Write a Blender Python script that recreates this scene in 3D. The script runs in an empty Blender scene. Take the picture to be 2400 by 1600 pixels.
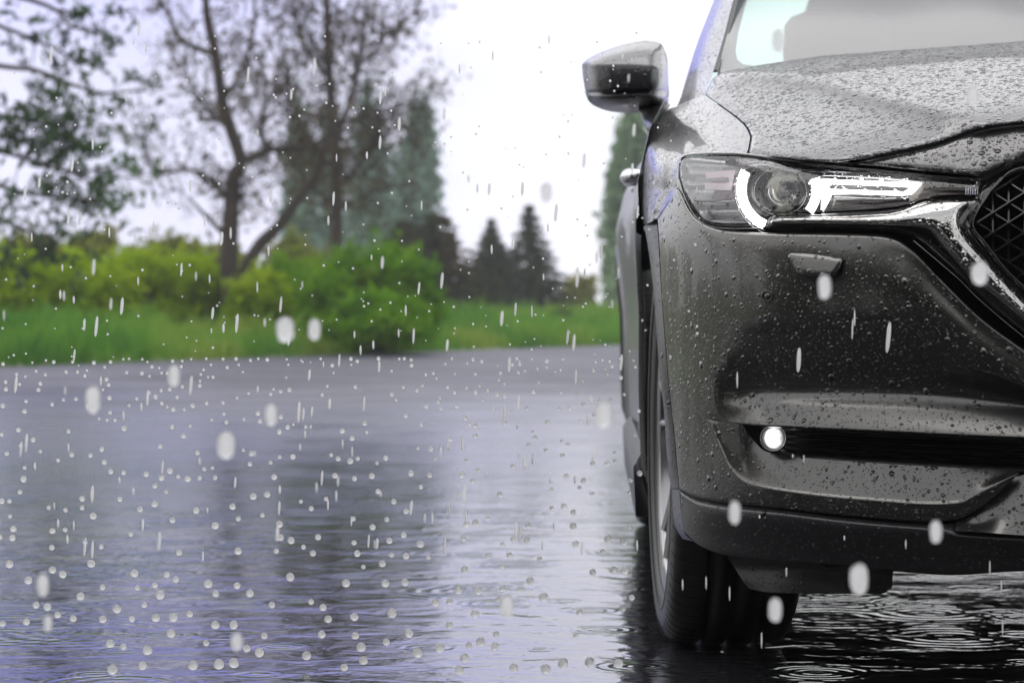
import bpy, bmesh, math, random
import numpy as np
from mathutils import Vector, Matrix, noise
from mathutils.geometry import delaunay_2d_cdt
random.seed(7); rng = np.random.default_rng(7)
R = math.radians
SC = bpy.context.scene; COL = SC.collection

# ------------------------------------------------------------------ camera
F = 6160.0; HZ = 735.0; CAMH = 0.606
cam = bpy.data.objects.new('camera', bpy.data.cameras.new('camera')); COL.objects.link(cam)
cam.location = (0, 0, CAMH); cam.rotation_euler = (R(90), 0, 0)
cam.data.sensor_width = 36; cam.data.lens = 36*F/2400
cam.data.shift_y = -(800-HZ)/2400
cam.data.clip_start = 0.05; cam.data.clip_end = 3000
cam.data.dof.use_dof = True; cam.data.dof.focus_distance = 4.15; cam.data.dof.aperture_fstop = 7.0
SC.camera = cam
SC.view_settings.view_transform = 'Standard'; SC.view_settings.look = 'None'
SC.view_settings.exposure = 0.48; SC.view_settings.gamma = 1

# ------------------------------------------------------------------ sky (overcast)
w = bpy.data.worlds.new('World'); SC.world = w; w.use_nodes = True
nt = w.node_tree; nt.nodes.clear()
def N(nt, t, **k):
    n = nt.nodes.new(t)
    for a, b in k.items(): setattr(n, a, b)
    return n
def L(nt, a, b): nt.links.new(a, b)
tc = N(nt, 'ShaderNodeTexCoord'); sep = N(nt, 'ShaderNodeSeparateXYZ'); L(nt, tc.outputs['Generated'], sep.inputs[0])
elev = N(nt, 'ShaderNodeValToRGB')
er = elev.color_ramp; er.elements[0].position = 0.0; er.elements[0].color = (.66, .66, .68, 1)
er.elements[1].position = 1.0; er.elements[1].color = (.58, .58, .60, 1)
for p, c in ((.09, (.66, .66, .68)), (.16, (.90, .90, .92)), (.28, (1., 1., 1.)), (.38, (1.0, 1.0, 1.0)), (.58, (.70, .70, .715)), (.8, (.60, .60, .62))):
    e = er.elements.new(p); e.color = (*c, 1)
L(nt, sep.outputs['Z'], elev.inputs[0])
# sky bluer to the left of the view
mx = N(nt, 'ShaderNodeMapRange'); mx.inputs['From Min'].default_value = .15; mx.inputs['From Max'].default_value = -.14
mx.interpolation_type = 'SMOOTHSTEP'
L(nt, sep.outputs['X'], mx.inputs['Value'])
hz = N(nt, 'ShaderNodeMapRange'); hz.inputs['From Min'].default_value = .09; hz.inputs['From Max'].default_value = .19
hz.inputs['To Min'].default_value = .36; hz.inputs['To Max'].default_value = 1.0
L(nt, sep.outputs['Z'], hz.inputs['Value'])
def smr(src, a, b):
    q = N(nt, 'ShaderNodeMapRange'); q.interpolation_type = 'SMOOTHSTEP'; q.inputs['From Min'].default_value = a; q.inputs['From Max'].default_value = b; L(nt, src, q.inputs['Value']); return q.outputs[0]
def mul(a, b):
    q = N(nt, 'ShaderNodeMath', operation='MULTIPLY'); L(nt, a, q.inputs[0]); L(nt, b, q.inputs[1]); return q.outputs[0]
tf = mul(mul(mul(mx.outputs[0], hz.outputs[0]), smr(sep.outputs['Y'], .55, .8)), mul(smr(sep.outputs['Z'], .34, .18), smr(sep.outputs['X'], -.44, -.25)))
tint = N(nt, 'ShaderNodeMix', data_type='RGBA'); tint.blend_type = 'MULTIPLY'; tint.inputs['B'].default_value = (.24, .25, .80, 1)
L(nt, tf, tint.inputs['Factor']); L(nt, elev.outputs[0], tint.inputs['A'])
cl = N(nt, 'ShaderNodeTexNoise'); cl.inputs['Scale'].default_value = 3.2; cl.inputs['Detail'].default_value = 5
mp = N(nt, 'ShaderNodeMapping'); mp.inputs['Scale'].default_value = (1, 1, 2.6); L(nt, tc.outputs['Generated'], mp.inputs[0]); L(nt, mp.outputs[0], cl.inputs[0])
cr = N(nt, 'ShaderNodeMapRange'); cr.inputs['From Min'].default_value = .3; cr.inputs['From Max'].default_value = .7
cr.inputs['To Min'].default_value = .86; cr.inputs['To Max'].default_value = 1.1; L(nt, cl.outputs[0], cr.inputs['Value'])
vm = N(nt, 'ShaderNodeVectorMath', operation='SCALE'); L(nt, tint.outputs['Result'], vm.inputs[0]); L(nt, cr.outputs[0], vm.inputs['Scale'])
sky = N(nt, 'ShaderNodeTexSky', sky_type='NISHITA'); sky.sun_disc = False; sky.sun_elevation = R(76); sky.sun_rotation = R(-18)
bg1 = N(nt, 'ShaderNodeBackground'); bg1.inputs[1].default_value = 0.05; L(nt, sky.outputs[0], bg1.inputs[0])
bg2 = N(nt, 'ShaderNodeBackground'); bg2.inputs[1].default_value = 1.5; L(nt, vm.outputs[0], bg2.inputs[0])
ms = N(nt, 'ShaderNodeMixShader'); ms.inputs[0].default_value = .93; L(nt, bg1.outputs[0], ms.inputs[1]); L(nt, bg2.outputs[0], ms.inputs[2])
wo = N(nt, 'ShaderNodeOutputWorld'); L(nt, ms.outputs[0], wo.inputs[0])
sun = bpy.data.objects.new('sun', bpy.data.lights.new('sun', 'SUN')); COL.objects.link(sun)
sun.data.energy = 1.3; sun.data.angle = R(60); sun.data.color = (1, .97, .93); sun.rotation_euler = (R(-14), 0, R(18))

# ------------------------------------------------------------------ materials
def mat(name, base=(.5, .5, .5), rough=.5, metal=0., coat=0., spec=.5, em=None, ems=0., trans=0., coat_rough=.03):
    m = bpy.data.materials.new(name); m.use_nodes = True
    b = m.node_tree.nodes['Principled BSDF']
    b.inputs['Base Color'].default_value = (*base, 1); b.inputs['Roughness'].default_value = rough
    b.inputs['Metallic'].default_value = metal; b.inputs['Coat Weight'].default_value = coat
    b.inputs['Coat Roughness'].default_value = coat_rough; b.inputs['Specular IOR Level'].default_value = spec
    b.inputs['Transmission Weight'].default_value = trans
    if em: b.inputs['Emission Color'].default_value = (*em, 1); b.inputs['Emission Strength'].default_value = ems
    return m
def MATH(nt, op, a, b=None, c=None):
    n = N(nt, 'ShaderNodeMath', operation=op)
    for i, x in enumerate((a, b, c)):
        if x is None: continue
        if isinstance(x, (int, float)): n.inputs[i].default_value = x
        else: L(nt, x, n.inputs[i])
    return n.outputs[0]
def noise_fac(nt, vec, scale, detail=3, rough=.5, dist=0):
    n = N(nt, 'ShaderNodeTexNoise'); n.inputs['Scale'].default_value = scale; n.inputs['Detail'].default_value = detail
    n.inputs['Roughness'].default_value = rough; n.inputs['Distortion'].default_value = dist
    if vec: L(nt, vec, n.inputs[0])
    return n.outputs[0]
def drop_height(nt, vec, scale, rmin, rmax, power, seedoff=0.0, dens=1.0):
    v = N(nt, 'ShaderNodeTexVoronoi'); v.inputs['Scale'].default_value = scale
    ad = N(nt, 'ShaderNodeVectorMath', operation='ADD'); ad.inputs[1].default_value = (seedoff, seedoff*.7, 0); L(nt, vec, ad.inputs[0])
    L(nt, ad.outputs[0], v.inputs['Vector'])
    s = N(nt, 'ShaderNodeSeparateColor'); L(nt, v.outputs['Color'], s.inputs[0])
    rr = MATH(nt, 'MULTIPLY_ADD', MATH(nt, 'POWER', s.outputs[0], power), rmax-rmin, rmin)
    q = MATH(nt, 'DIVIDE', v.outputs['Distance'], rr)
    h = MATH(nt, 'MAXIMUM', MATH(nt, 'SUBTRACT', 1.0, MATH(nt, 'MULTIPLY', q, q)), 0.0)
    h = MATH(nt, 'MULTIPLY', MATH(nt, 'POWER', h, .6), rr)
    keep = MATH(nt, 'LESS_THAN', s.outputs[1], dens)
    return MATH(nt, 'MULTIPLY', MATH(nt, 'MULTIPLY', h, keep), 1.0/scale)
def wet(m, fine=.9, big=.5, strength=1.0):
    """rain drops standing on a surface, as domes in the bump (metres)"""
    nt = m.node_tree; b = nt.nodes['Principled BSDF']
    geo = N(nt, 'ShaderNodeNewGeometry'); P_ = geo.outputs['Position']
    wv = N(nt, 'ShaderNodeTexNoise'); wv.inputs['Scale'].default_value = 260; wv.inputs['Detail'].default_value = 1; L(nt, P_, wv.inputs[0])
    sc = N(nt, 'ShaderNodeVectorMath', operation='MULTIPLY_ADD'); sc.inputs[1].default_value = (.0022,)*3; L(nt, wv.outputs['Color'], sc.inputs[0]); L(nt, P_, sc.inputs[2])
    V = sc.outputs[0]
    h1 = drop_height(nt, V, 78, .18, .50, 1.6, 0, big)
    h2 = drop_height(nt, V, 150, .16, .52, 1.3, 3.1, fine)
    h3 = drop_height(nt, V, 330, .2, .5, 1.0, 5.7, fine)
    h = MATH(nt, 'MAXIMUM', MATH(nt, 'MAXIMUM', h1, h2), h3)
    bp = N(nt, 'ShaderNodeBump'); bp.inputs['Strength'].default_value = strength; bp.inputs['Distance'].default_value = 1.0
    L(nt, h, bp.inputs['Height'])
    L(nt, bp.outputs[0], b.inputs['Normal']); L(nt, bp.outputs[0], b.inputs['Coat Normal'])
    return m
def paint(name, fine, big, base=(.105, .103, .107), st=1.0):
    m = mat(name, base, .30, .85, .62); m.node_tree.nodes['Principled BSDF'].inputs['Coat IOR'].default_value = 1.4
    return wet(m, fine, big, st)
M = {}
M['paint_hood'] = paint('paint_hood', .62, .95, (.085, .084, .089), 2.3)
M['paint_hood'].node_tree.nodes['Principled BSDF'].inputs['Coat Weight'].default_value = .42
M['paint_hood'].node_tree.nodes['Principled BSDF'].inputs['Metallic'].default_value = .7
M['paint_nose'] = paint('paint_nose', .55, .45, (.085, .084, .087), 1.2)
M['paint'] = paint('paint', .62, .22)
M['paint_bumper'] = paint('paint_bumper', .30, .14, (.105, .103, .098))
M['paint_bumper'].node_tree.nodes['Principled BSDF'].inputs['Roughness'].default_value = .27
M['paint_far'] = mat('paint_far', (.20, .198, .202), .42, .8, .25)
M['gloss_black'] = wet(mat('gloss_black', (.008, .008, .009), .12, 0, 1.0), .25, .08)
M['black'] = mat('black', (.006, .006, .007), .6)
M['rubber_seal'] = mat('rubber_seal', (.01, .01, .011), .45)
M['satin'] = wet(mat('satin_plastic', (.022, .021, .024), .32, 0, .35, coat_rough=.22), .18, .08)
M['cladding'] = wet(mat('cladding', (.085, .083, .088), .4, 0, .25, coat_rough=.2), .5, .2)
M['chrome'] = wet(mat('chrome', (.40, .395, .385), .10, 1, 0), .45, .25)
M['chrome_clean'] = mat('chrome_clean', (.75, .75, .76), .08, 1)
M['bezel'] = mat('bezel', (.25, .25, .27), .22, 1)
M['bezel_dark'] = mat('bezel_dark', (.03, .028, .03), .2, 0, .8)
M['amber'] = mat('amber', (.028, .017, .008), .15, .0, .8)
M['lamp'] = mat('lamp_white', (.9, .9, .9), .3, em=(1, .985, .97), ems=2.6)
M['lamp_dim'] = mat('lamp_dim', (.75, .66, .68), .35, em=(1, .88, .93), ems=.10)
M['fog'] = mat('fog_lamp_light', (.9, .9, .9), .3, em=(1, .98, .97), ems=2.2)
nt = M['fog'].node_tree; b_ = nt.nodes['Principled BSDF']; vo_ = N(nt, 'ShaderNodeTexVoronoi'); vo_.inputs['Scale'].default_value = 140; g_ = N(nt, 'ShaderNodeNewGeometry'); L(nt, g_.outputs['Position'], vo_.inputs['Vector'])
ao_ = N(nt, 'ShaderNodeTexCoord'); ln_ = N(nt, 'ShaderNodeVectorMath', operation='LENGTH'); L(nt, ao_.outputs['Object'], ln_.inputs[0])
fr_ = N(nt, 'ShaderNodeMapRange'); fr_.inputs['From Min'].default_value = .0180; fr_.inputs['From Max'].default_value = .009; fr_.inputs['To Min'].default_value = .06; fr_.inputs['To Max'].default_value = 1.8; L(nt, ln_.outputs['Value'], fr_.inputs['Value'])
L(nt, MATH(nt, 'MULTIPLY', fr_.outputs[0], MATH(nt, 'MULTIPLY_ADD', vo_.outputs['Distance'], .9, .6)), b_.inputs['Emission Strength'])
M['tyre'] = mat('tyre_rubber', (.012, .012, .013), .38)
M['rim'] = mat('rim_metal', (.30, .30, .31), .3, 1, .6)
M['mirror_plastic'] = wet(mat('mirror_paint', (.035, .034, .042), .3, .0, .35), .35, .15)
M['seat'] = mat('seat_fabric', (.03, .03, .032), .8)
M['plastic_dark'] = mat('dark_plastic', (.02, .02, .022), .5)
M['frit'] = mat('frit', (.20, .19, .22), .25, 0, .8)

def glassy(name, tint, tfac, film_sheen, film_sheen_col, drops=None, rough=.0):
    m = bpy.data.materials.new(name); m.use_nodes = True; nt = m.node_tree; nt.nodes.clear()
    tr = N(nt, 'ShaderNodeBsdfTransparent'); tr.inputs[0].default_value = (*tint, 1)
    gl = N(nt, 'ShaderNodeBsdfGlossy'); gl.inputs['Roughness'].default_value = rough; gl.inputs[0].default_value = (1, 1, 1, 1)
    fr = N(nt, 'ShaderNodeFresnel'); fr.inputs[0].default_value = 1.42
    m1 = N(nt, 'ShaderNodeMixShader'); L(nt, tr.outputs[0], m1.inputs[1]); L(nt, gl.outputs[0], m1.inputs[2])
    L(nt, MATH(nt, 'MINIMUM', MATH(nt, 'MULTIPLY_ADD', fr.outputs[0], 1.0, tfac), 1.0), m1.inputs[0])
    out = m1.outputs[0]
    if film_sheen:
        df = N(nt, 'ShaderNodeBsdfDiffuse'); df.inputs[0].default_value = (*film_sheen_col, 1)  # grey diffuse layer: water film, with sky reflection put into its colour
        m2 = N(nt, 'ShaderNodeMixShader'); m2.inputs[0].default_value = film_sheen; L(nt, out, m2.inputs[1]); L(nt, df.outputs[0], m2.inputs[2]); out = m2.outputs[0]
    if drops:
        geo = N(nt, 'ShaderNodeNewGeometry')
        h = MATH(nt, 'MAXIMUM', drop_height(nt, geo.outputs['Position'], 95, .18, .5, 1.5, 0, drops[0]), drop_height(nt, geo.outputs['Position'], 260, .2, .5, 1.0, 2.2, drops[1]))
        bp = N(nt, 'ShaderNodeBump'); bp.inputs['Distance'].default_value = 1.0; L(nt, h, bp.inputs['Height'])
        L(nt, bp.outputs[0], gl.inputs['Normal'])
        # a drop bends what is behind it: it reads lighter or darker than the clear lens
        isd = MATH(nt, 'GREATER_THAN', h, .0002)
        rf = N(nt, 'ShaderNodeBsdfRefraction'); rf.inputs['IOR'].default_value = 1.33; L(nt, bp.outputs[0], rf.inputs['Normal'])
        m3 = N(nt, 'ShaderNodeMixShader'); L(nt, MATH(nt, 'MULTIPLY', isd, .65), m3.inputs[0]); L(nt, out, m3.inputs[1]); L(nt, rf.outputs[0], m3.inputs[2]); out = m3.outputs[0]
    o = N(nt, 'ShaderNodeOutputMaterial'); L(nt, out, o.inputs[0])
    return m
M['lens'] = glassy('lamp_lens', (.93, .93, .94), .015, 0, None, (.32, .45))
M['windshield'] = glassy('windshield_glass', (.72, .90, .84), .05, .30, (.36, .37, .40), None, .12)
M['side_glass'] = glassy('side_glass', (.72, .86, .80), .0, 0, None)

def leafmat(name, c1, c2, c3, scale=1.2, tr=.35):
    m = bpy.data.materials.new(name); m.use_nodes = True; nt = m.node_tree; nt.nodes.clear()
    geo = N(nt, 'ShaderNodeNewGeometry')
    n1 = noise_fac(nt, geo.outputs['Position'], scale, 3, .6)
    ra = N(nt, 'ShaderNodeValToRGB'); ra.color_ramp.elements[0].position = .33; ra.color_ramp.elements[1].position = .68
    ra.color_ramp.elements[0].color = (*c1, 1); ra.color_ramp.elements[1].color = (*c3, 1); e = ra.color_ramp.elements.new(.5); e.color = (*c2, 1)
    L(nt, n1, ra.inputs[0])
    d = N(nt, 'ShaderNodeBsdfDiffuse'); t = N(nt, 'ShaderNodeBsdfTranslucent'); L(nt, ra.outputs[0], d.inputs[0]); L(nt, ra.outputs[0], t.inputs[0])
    mi = N(nt, 'ShaderNodeMixShader'); mi.inputs[0].default_value = tr; L(nt, d.outputs[0], mi.inputs[1]); L(nt, t.outputs[0], mi.inputs[2])
    o = N(nt, 'ShaderNodeOutputMaterial'); L(nt, mi.outputs[0], o.inputs[0])
    return m
M['leaf_bright'] = leafmat('leaf_bright', (0.184, 0.294, 0.011), (0.275, 0.404, 0.015), (0.367, 0.478, 0.027), 2.0, .5)
M['leaf_olive'] = leafmat('leaf_olive', (0.129, 0.161, 0.032), (0.201, 0.225, 0.048), (0.241, 0.209, 0.081), .5, .45)
M['leaf_green'] = leafmat('leaf_green', (0.057, 0.168, 0.010), (0.113, 0.253, 0.014), (0.184, 0.324, 0.021), 2.2, .5)
M['leaf_brown'] = leafmat('leaf_brown', (.045, .035, .035), (.085, .065, .04), (.12, .095, .04), .7)
M['leaf_poplar'] = leafmat('leaf_poplar', (0.104, 0.177, 0.146), (0.156, 0.250, 0.198), (0.208, 0.312, 0.250), .25)
M['leaf_poplar_green'] = leafmat('leaf_poplar_green', (0.130, 0.216, 0.119), (0.194, 0.302, 0.162), (0.270, 0.389, 0.227), .2)
M['needle_dark'] = leafmat('needle_dark', (0.024, 0.032, 0.026), (0.040, 0.050, 0.034), (0.060, 0.068, 0.040), 1.2, .1)
M['needle_brown'] = leafmat('needle_brown', (.03, .045, .03), (.055, .06, .035), (.10, .065, .035), .8, .15)
M['needle_pine'] = leafmat('needle_pine', (0.050, 0.065, 0.070), (0.080, 0.125, 0.070), (0.090, 0.190, 0.060), .5, .15)
M['back_leaf'] = leafmat('back_leaf', (0.012, 0.021, 0.007), (0.021, 0.030, 0.012), (0.030, 0.042, 0.015), .5, .2)
M['grass'] = leafmat('grass_blade', (0.057, 0.166, 0.041), (0.124, 0.282, 0.041), (0.248, 0.331, 0.067), .35, .45)
M['bark'] = mat('bark', (.055, .045, .042), .9)
nt = M['bark'].node_tree
g_ = N(nt, 'ShaderNodeNewGeometry'); r_ = N(nt, 'ShaderNodeValToRGB'); r_.color_ramp.elements[0].color = (.018, .014, .015, 1); r_.color_ramp.elements[1].color = (.065, .048, .04, 1)
L(nt, noise_fac(nt, g_.outputs['Position'], 6, 5, .7), r_.inputs[0]); L(nt, r_.outputs[0], nt.nodes['Principled BSDF'].inputs['Base Color'])

# wet road
M['paint_hood'].node_tree.nodes['Principled BSDF'].inputs['Roughness'].default_value = .25
m = mat('wet_road', (.04, .04, .05), .1, 0, 0); M['road'] = m; nt = m.node_tree; b = nt.nodes['Principled BSDF']
geo = N(nt, 'ShaderNodeNewGeometry'); Pn = geo.outputs['Position']
stretch = N(nt, 'ShaderNodeMapping'); stretch.inputs['Scale'].default_value = (.55, 1.0, 1); L(nt, Pn, stretch.inputs[0])
pud = noise_fac(nt, stretch.outputs[0], 1.3, 6, .6, .8)
mr = N(nt, 'ShaderNodeMapRange'); mr.inputs['From Min'].default_value = .42; mr.inputs['From Max'].default_value = .6; mr.inputs['To Min'].default_value = .62; mr.inputs['To Max'].default_value = .44
L(nt, pud, mr.inputs['Value'])
sepn = N(nt, 'ShaderNodeSeparateXYZ'); L(nt, Pn, sepn.inputs[0])
near = N(nt, 'ShaderNodeMapRange'); near.inputs['From Min'].default_value = 4.5; near.inputs['From Max'].default_value = 24.; L(nt, sepn.outputs['Y'], near.inputs['Value'])
L(nt, MATH(nt, 'MAXIMUM', MATH(nt, 'MULTIPLY', mr.outputs[0], near.outputs[0]), .055), b.inputs['Roughness'])
bc = N(nt, 'ShaderNodeValToRGB'); bc.color_ramp.elements[0].color = (.022, .022, .034, 1); bc.color_ramp.elements[1].color = (.06, .06, .09, 1)
L(nt, noise_fac(nt, Pn, 5.0, 10, .8), bc.inputs[0])
puddle = N(nt, 'ShaderNodeMix', data_type='RGBA'); puddle.inputs['A'].default_value = (.018, .018, .021, 1); L(nt, bc.outputs[0], puddle.inputs['B'])  # graded by distance: darkened near for bumper reflections, bluish sky sheen painted far
pm = N(nt, 'ShaderNodeMapRange'); pm.inputs['From Min'].default_value = 5.0; pm.inputs['From Max'].default_value = 22.; L(nt, sepn.outputs['Y'], pm.inputs['Value']); L(nt, pm.outputs[0], puddle.inputs['Factor'])
L(nt, puddle.outputs['Result'], b.inputs['Base Color'])
b.inputs['IOR'].default_value = 1.31
# ripples: rain rings at three sizes plus wind ripple
def rings(scale, rmax, waves, amp, off):
    v = N(nt, 'ShaderNodeTexVoronoi', voronoi_dimensions='2D'); v.inputs['Scale'].default_value = scale; v.inputs['Randomness'].default_value = 1
    ad = N(nt, 'ShaderNodeVectorMath', operation='ADD'); ad.inputs[1].default_value = (off, off*1.7, 0); L(nt, Pn, ad.inputs[0]); L(nt, ad.outputs[0], v.inputs['Vector'])
    s = N(nt, 'ShaderNodeSeparateColor'); L(nt, v.outputs['Color'], s.inputs[0])
    rad = MATH(nt, 'MULTIPLY_ADD', s.outputs[0], rmax*.8, rmax*.2)
    q = MATH(nt, 'DIVIDE', v.outputs['Distance'], rad)
    env = MATH(nt, 'MAXIMUM', MATH(nt, 'SUBTRACT', 1.0, q), 0.0)
    sn = MATH(nt, 'SINE', MATH(nt, 'MULTIPLY', v.outputs['Distance'], waves))
    keep = MATH(nt, 'GREATER_THAN', s.outputs[1], .35)
    return MATH(nt, 'MULTIPLY', MATH(nt, 'MULTIPLY', MATH(nt, 'MULTIPLY', sn, env), q), MATH(nt, 'MULTIPLY', keep, amp))
h = MATH(nt, 'ADD', rings(2.2, .5, 75, .0020, 0), rings(3.7, .5, 70, .0016, 4.3))
h = MATH(nt, 'ADD', h, rings(1.3, .5, 110, .0012, 9.1))
wmap = N(nt, 'ShaderNodeMapping'); wmap.inputs['Scale'].default_value = (.8, 1.05, 1); L(nt, Pn, wmap.inputs[0])
h = MATH(nt, 'ADD', h, MATH(nt, 'MULTIPLY', noise_fac(nt, wmap.outputs[0], 9, 3, .5, .6), .0038))
h = MATH(nt, 'ADD', h, MATH(nt, 'MULTIPLY', noise_fac(nt, wmap.outputs[0], 2.1, 2, .5), .005))
h = MATH(nt, 'ADD', h, MATH(nt, 'MULTIPLY', noise_fac(nt, wmap.outputs[0], 24, 2, .5, .8), .0006))
h = MATH(nt, 'ADD', h, MATH(nt, 'MULTIPLY', MATH(nt, 'MULTIPLY', noise_fac(nt, Pn, 90, 2, .6), near.outputs[0]), .0022))
bp = N(nt, 'ShaderNodeBump'); bp.inputs['Distance'].default_value = 1.0; bp.inputs['Strength'].default_value = 1.0; L(nt, h, bp.inputs['Height']); L(nt, bp.outputs[0], b.inputs['Normal'])

m = mat('verge_soil', (.06, .09, .025), .9); M['verge'] = m; nt = m.node_tree
g_ = N(nt, 'ShaderNodeNewGeometry'); r_ = N(nt, 'ShaderNodeValToRGB'); r_.color_ramp.elements[0].color = (.045, .10, .02, 1); r_.color_ramp.elements[1].color = (.16, .17, .05, 1); r_.color_ramp.elements[0].position = .35; r_.color_ramp.elements[1].position = .7
L(nt, noise_fac(nt, g_.outputs['Position'], .8, 5, .6), r_.inputs[0]); L(nt, r_.outputs[0], nt.nodes['Principled BSDF'].inputs['Base Color'])

m = bpy.data.materials.new('raindrop_water'); m.use_nodes = True; nt = m.node_tree; nt.nodes.clear(); M['drop'] = m
d1 = N(nt, 'ShaderNodeBsdfDiffuse'); d1.inputs[0].default_value = (1, 1, 1, 1); t1 = N(nt, 'ShaderNodeBsdfTranslucent'); t1.inputs[0].default_value = (1, 1, 1, 1)
a1 = N(nt, 'ShaderNodeMixShader'); a1.inputs[0].default_value = .95; L(nt, d1.outputs[0], a1.inputs[1]); L(nt, t1.outputs[0], a1.inputs[2])
gl = N(nt, 'ShaderNodeBsdfGlossy'); gl.inputs['Roughness'].default_value = .05
a2 = N(nt, 'ShaderNodeMixShader'); lw = N(nt, 'ShaderNodeFresnel'); lw.inputs[0].default_value = 1.33; L(nt, lw.outputs[0], a2.inputs[0]); L(nt, a1.outputs[0], a2.inputs[1]); L(nt, gl.outputs[0], a2.inputs[2])
rfr = N(nt, 'ShaderNodeBsdfRefraction'); rfr.inputs['IOR'].default_value = 1.33; a4 = N(nt, 'ShaderNodeMixShader'); a4.inputs[0].default_value = .16; L(nt, a2.outputs[0], a4.inputs[1]); L(nt, rfr.outputs[0], a4.inputs[2]); a2 = a4
tr = N(nt, 'ShaderNodeBsdfTransparent'); a3 = N(nt, 'ShaderNodeMixShader'); a3.inputs[0].default_value = .93; L(nt, tr.outputs[0], a3.inputs[1]); L(nt, a2.outputs[0], a3.inputs[2])
o_ = N(nt, 'ShaderNodeOutputMaterial'); L(nt, a3.outputs[0], o_.inputs[0])

# ------------------------------------------------------------------ object helpers
def tag(o, label=None, cat=None, group=None, kind=None):
    if label: o['label'] = label
    if cat: o['category'] = cat
    if group: o['group'] = group
    if kind: o['kind'] = kind
    return o
def empty(name, loc):
    o = bpy.data.objects.new(name, None); o.location = loc; o.empty_display_size = .1; COL.objects.link(o); return o
def mesh(name, verts, faces, mt, parent=None, smooth=True, loc=None):
    """verts in world coordinates; stored relative to the parent's (or own) location"""
    V = np.asarray(verts, float).reshape(-1, 3)
    base = np.array(parent.location if parent is not None and parent.type == 'EMPTY' else (PARBASE.get(parent.name) if parent is not None else (loc if loc is not None else (0, 0, 0))), float)
    me = bpy.data.meshes.new(name); me.from_pydata([tuple(x) for x in (V-base)], [], [tuple(int(i) for i in f) for f in faces]); me.update()
    if smooth: me.polygons.foreach_set('use_smooth', [True]*len(me.polygons))
    me.materials.append(mt)
    o = bpy.data.objects.new(name, me); COL.objects.link(o)
    if parent is not None: o.parent = parent; PARBASE[o.name] = base
    elif loc is not None: o.location = loc
    return o
PARBASE = {}

class Buf:
    def __init__(s): s.v = []; s.f = []; s.n = 0
    def add(s, V, Fc):
        V = np.asarray(V, float).reshape(-1, 3); s.v.append(V); s.f += [tuple(i+s.n for i in f) for f in Fc]; s.n += len(V)
    def V(s): return np.concatenate(s.v) if s.v else np.zeros((0, 3))
def tube(buf, pts, rad, seg=8, cap=True):
    pts = [Vector(p) for p in pts]; n = len(pts); Vv = []; Fc = []
    up = Vector((.13, .2, .97))
    for i, p in enumerate(pts):
        t = (pts[min(i+1, n-1)]-pts[max(i-1, 0)]).normalized()
        a = t.cross(up)
        if a.length < .05: a = t.cross(Vector((1, 0, 0)))
        a.normalize(); c = t.cross(a)
        r = rad[i] if hasattr(rad, '__len__') else rad
        for k in range(seg):
            th = 2*math.pi*k/seg; Vv.append(p + a*(r*math.cos(th)) + c*(r*math.sin(th)))
    for i in range(n-1):
        for k in range(seg):
            Fc.append((i*seg+k, i*seg+(k+1) % seg, (i+1)*seg+(k+1) % seg, (i+1)*seg+k))
    if cap: Fc.append(tuple(range(seg-1, -1, -1))); Fc.append(tuple((n-1)*seg+k for k in range(seg)))
    buf.add(Vv, Fc)
def pchip(x, y, q):
    x = np.asarray(x, float); y = np.asarray(y, float); q = np.asarray(q, float)
    h = np.diff(x); d = np.diff(y)/h; n = len(x); m_ = np.zeros(n)
    if n == 2: m_[:] = d[0]
    else:
        for i in range(1, n-1):
            if d[i-1]*d[i] > 0:
                w1 = 2*h[i]+h[i-1]; w2 = h[i]+2*h[i-1]; m_[i] = (w1+w2)/(w1/d[i-1]+w2/d[i])
        m_[0] = d[0]; m_[-1] = d[-1]
    i = np.clip(np.searchsorted(x, q, side='right')-1, 0, n-2); t = np.clip((q-x[i])/h[i], 0, 1)
    return (2*t**3-3*t**2+1)*y[i]+(t**3-2*t**2+t)*h[i]*m_[i]+(-2*t**3+3*t**2)*y[i+1]+(t**3-t**2)*h[i]*m_[i+1]
def spl(pts, k=8):
    """Catmull-Rom (centripetal-ish) through 2D/3D points"""
    P_ = [np.array(p, float) for p in pts]; out = []
    P_ = [2*P_[0]-P_[1]]+P_+[2*P_[-1]-P_[-2]]
    for i in range(1, len(P_)-2):
        a, b_, c, d = P_[i-1:i+3]
        for j in range(k):
            t = j/k; out.append(.5*((2*b_)+(-a+c)*t+(2*a-5*b_+4*c-d)*t*t+(-a+3*b_-3*c+d)*t**3))
    out.append(P_[-2]); return [tuple(o) for o in out]

# ------------------------------------------------------------------ car frame
A = R(1.76); CA, SA = math.cos(A), math.sin(A); OX, OY = 1.123, 3.953
def carw(u, v, z): return (OX+u*CA+v*SA, OY-u*SA+v*CA, z)
def depth_v(px, v):
    k = (px-1200)/F; return (v+OX*SA+OY*CA)/(k*SA+CA)
def W(px, py, Y): return ((px-1200)/F*Y, Y, CAMH-(py-HZ)/F*Y)
def W_v(px, py, v): return W(px, py, depth_v(px, v))
PU = ([0, .3, .5, .62, .72, .79, .84, .875, .9, .93, 1.0], [0, .013, .045, .09, .155, .225, .305, .40, .51, .68, 1.2])
GZ = ([0, .2, .3, .45, .6, .7, .74, .78, .83, .88, .93, 1.1], [.03, .022, .006, 0, .0, .004, .010, .028, .066, .12, .18, .42])
def base_v(px, py):
    px = np.asarray(px, float); py = np.asarray(py, float); v = np.full(np.broadcast(px, py).shape, .2)
    for _ in range(12):
        k = (px-1200)/F; Y = (v+OX*SA+OY*CA)/(k*SA+CA); x = k*Y
        u = (x-OX)*CA-(Y-OY)*SA; z = CAMH-(py-HZ)/F*Y
        v = .4*v+.6*(pchip(*PU, np.minimum(np.abs(u), 1.0))+pchip(*GZ, np.clip(z, 0, 1.1)))
    return v
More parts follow.
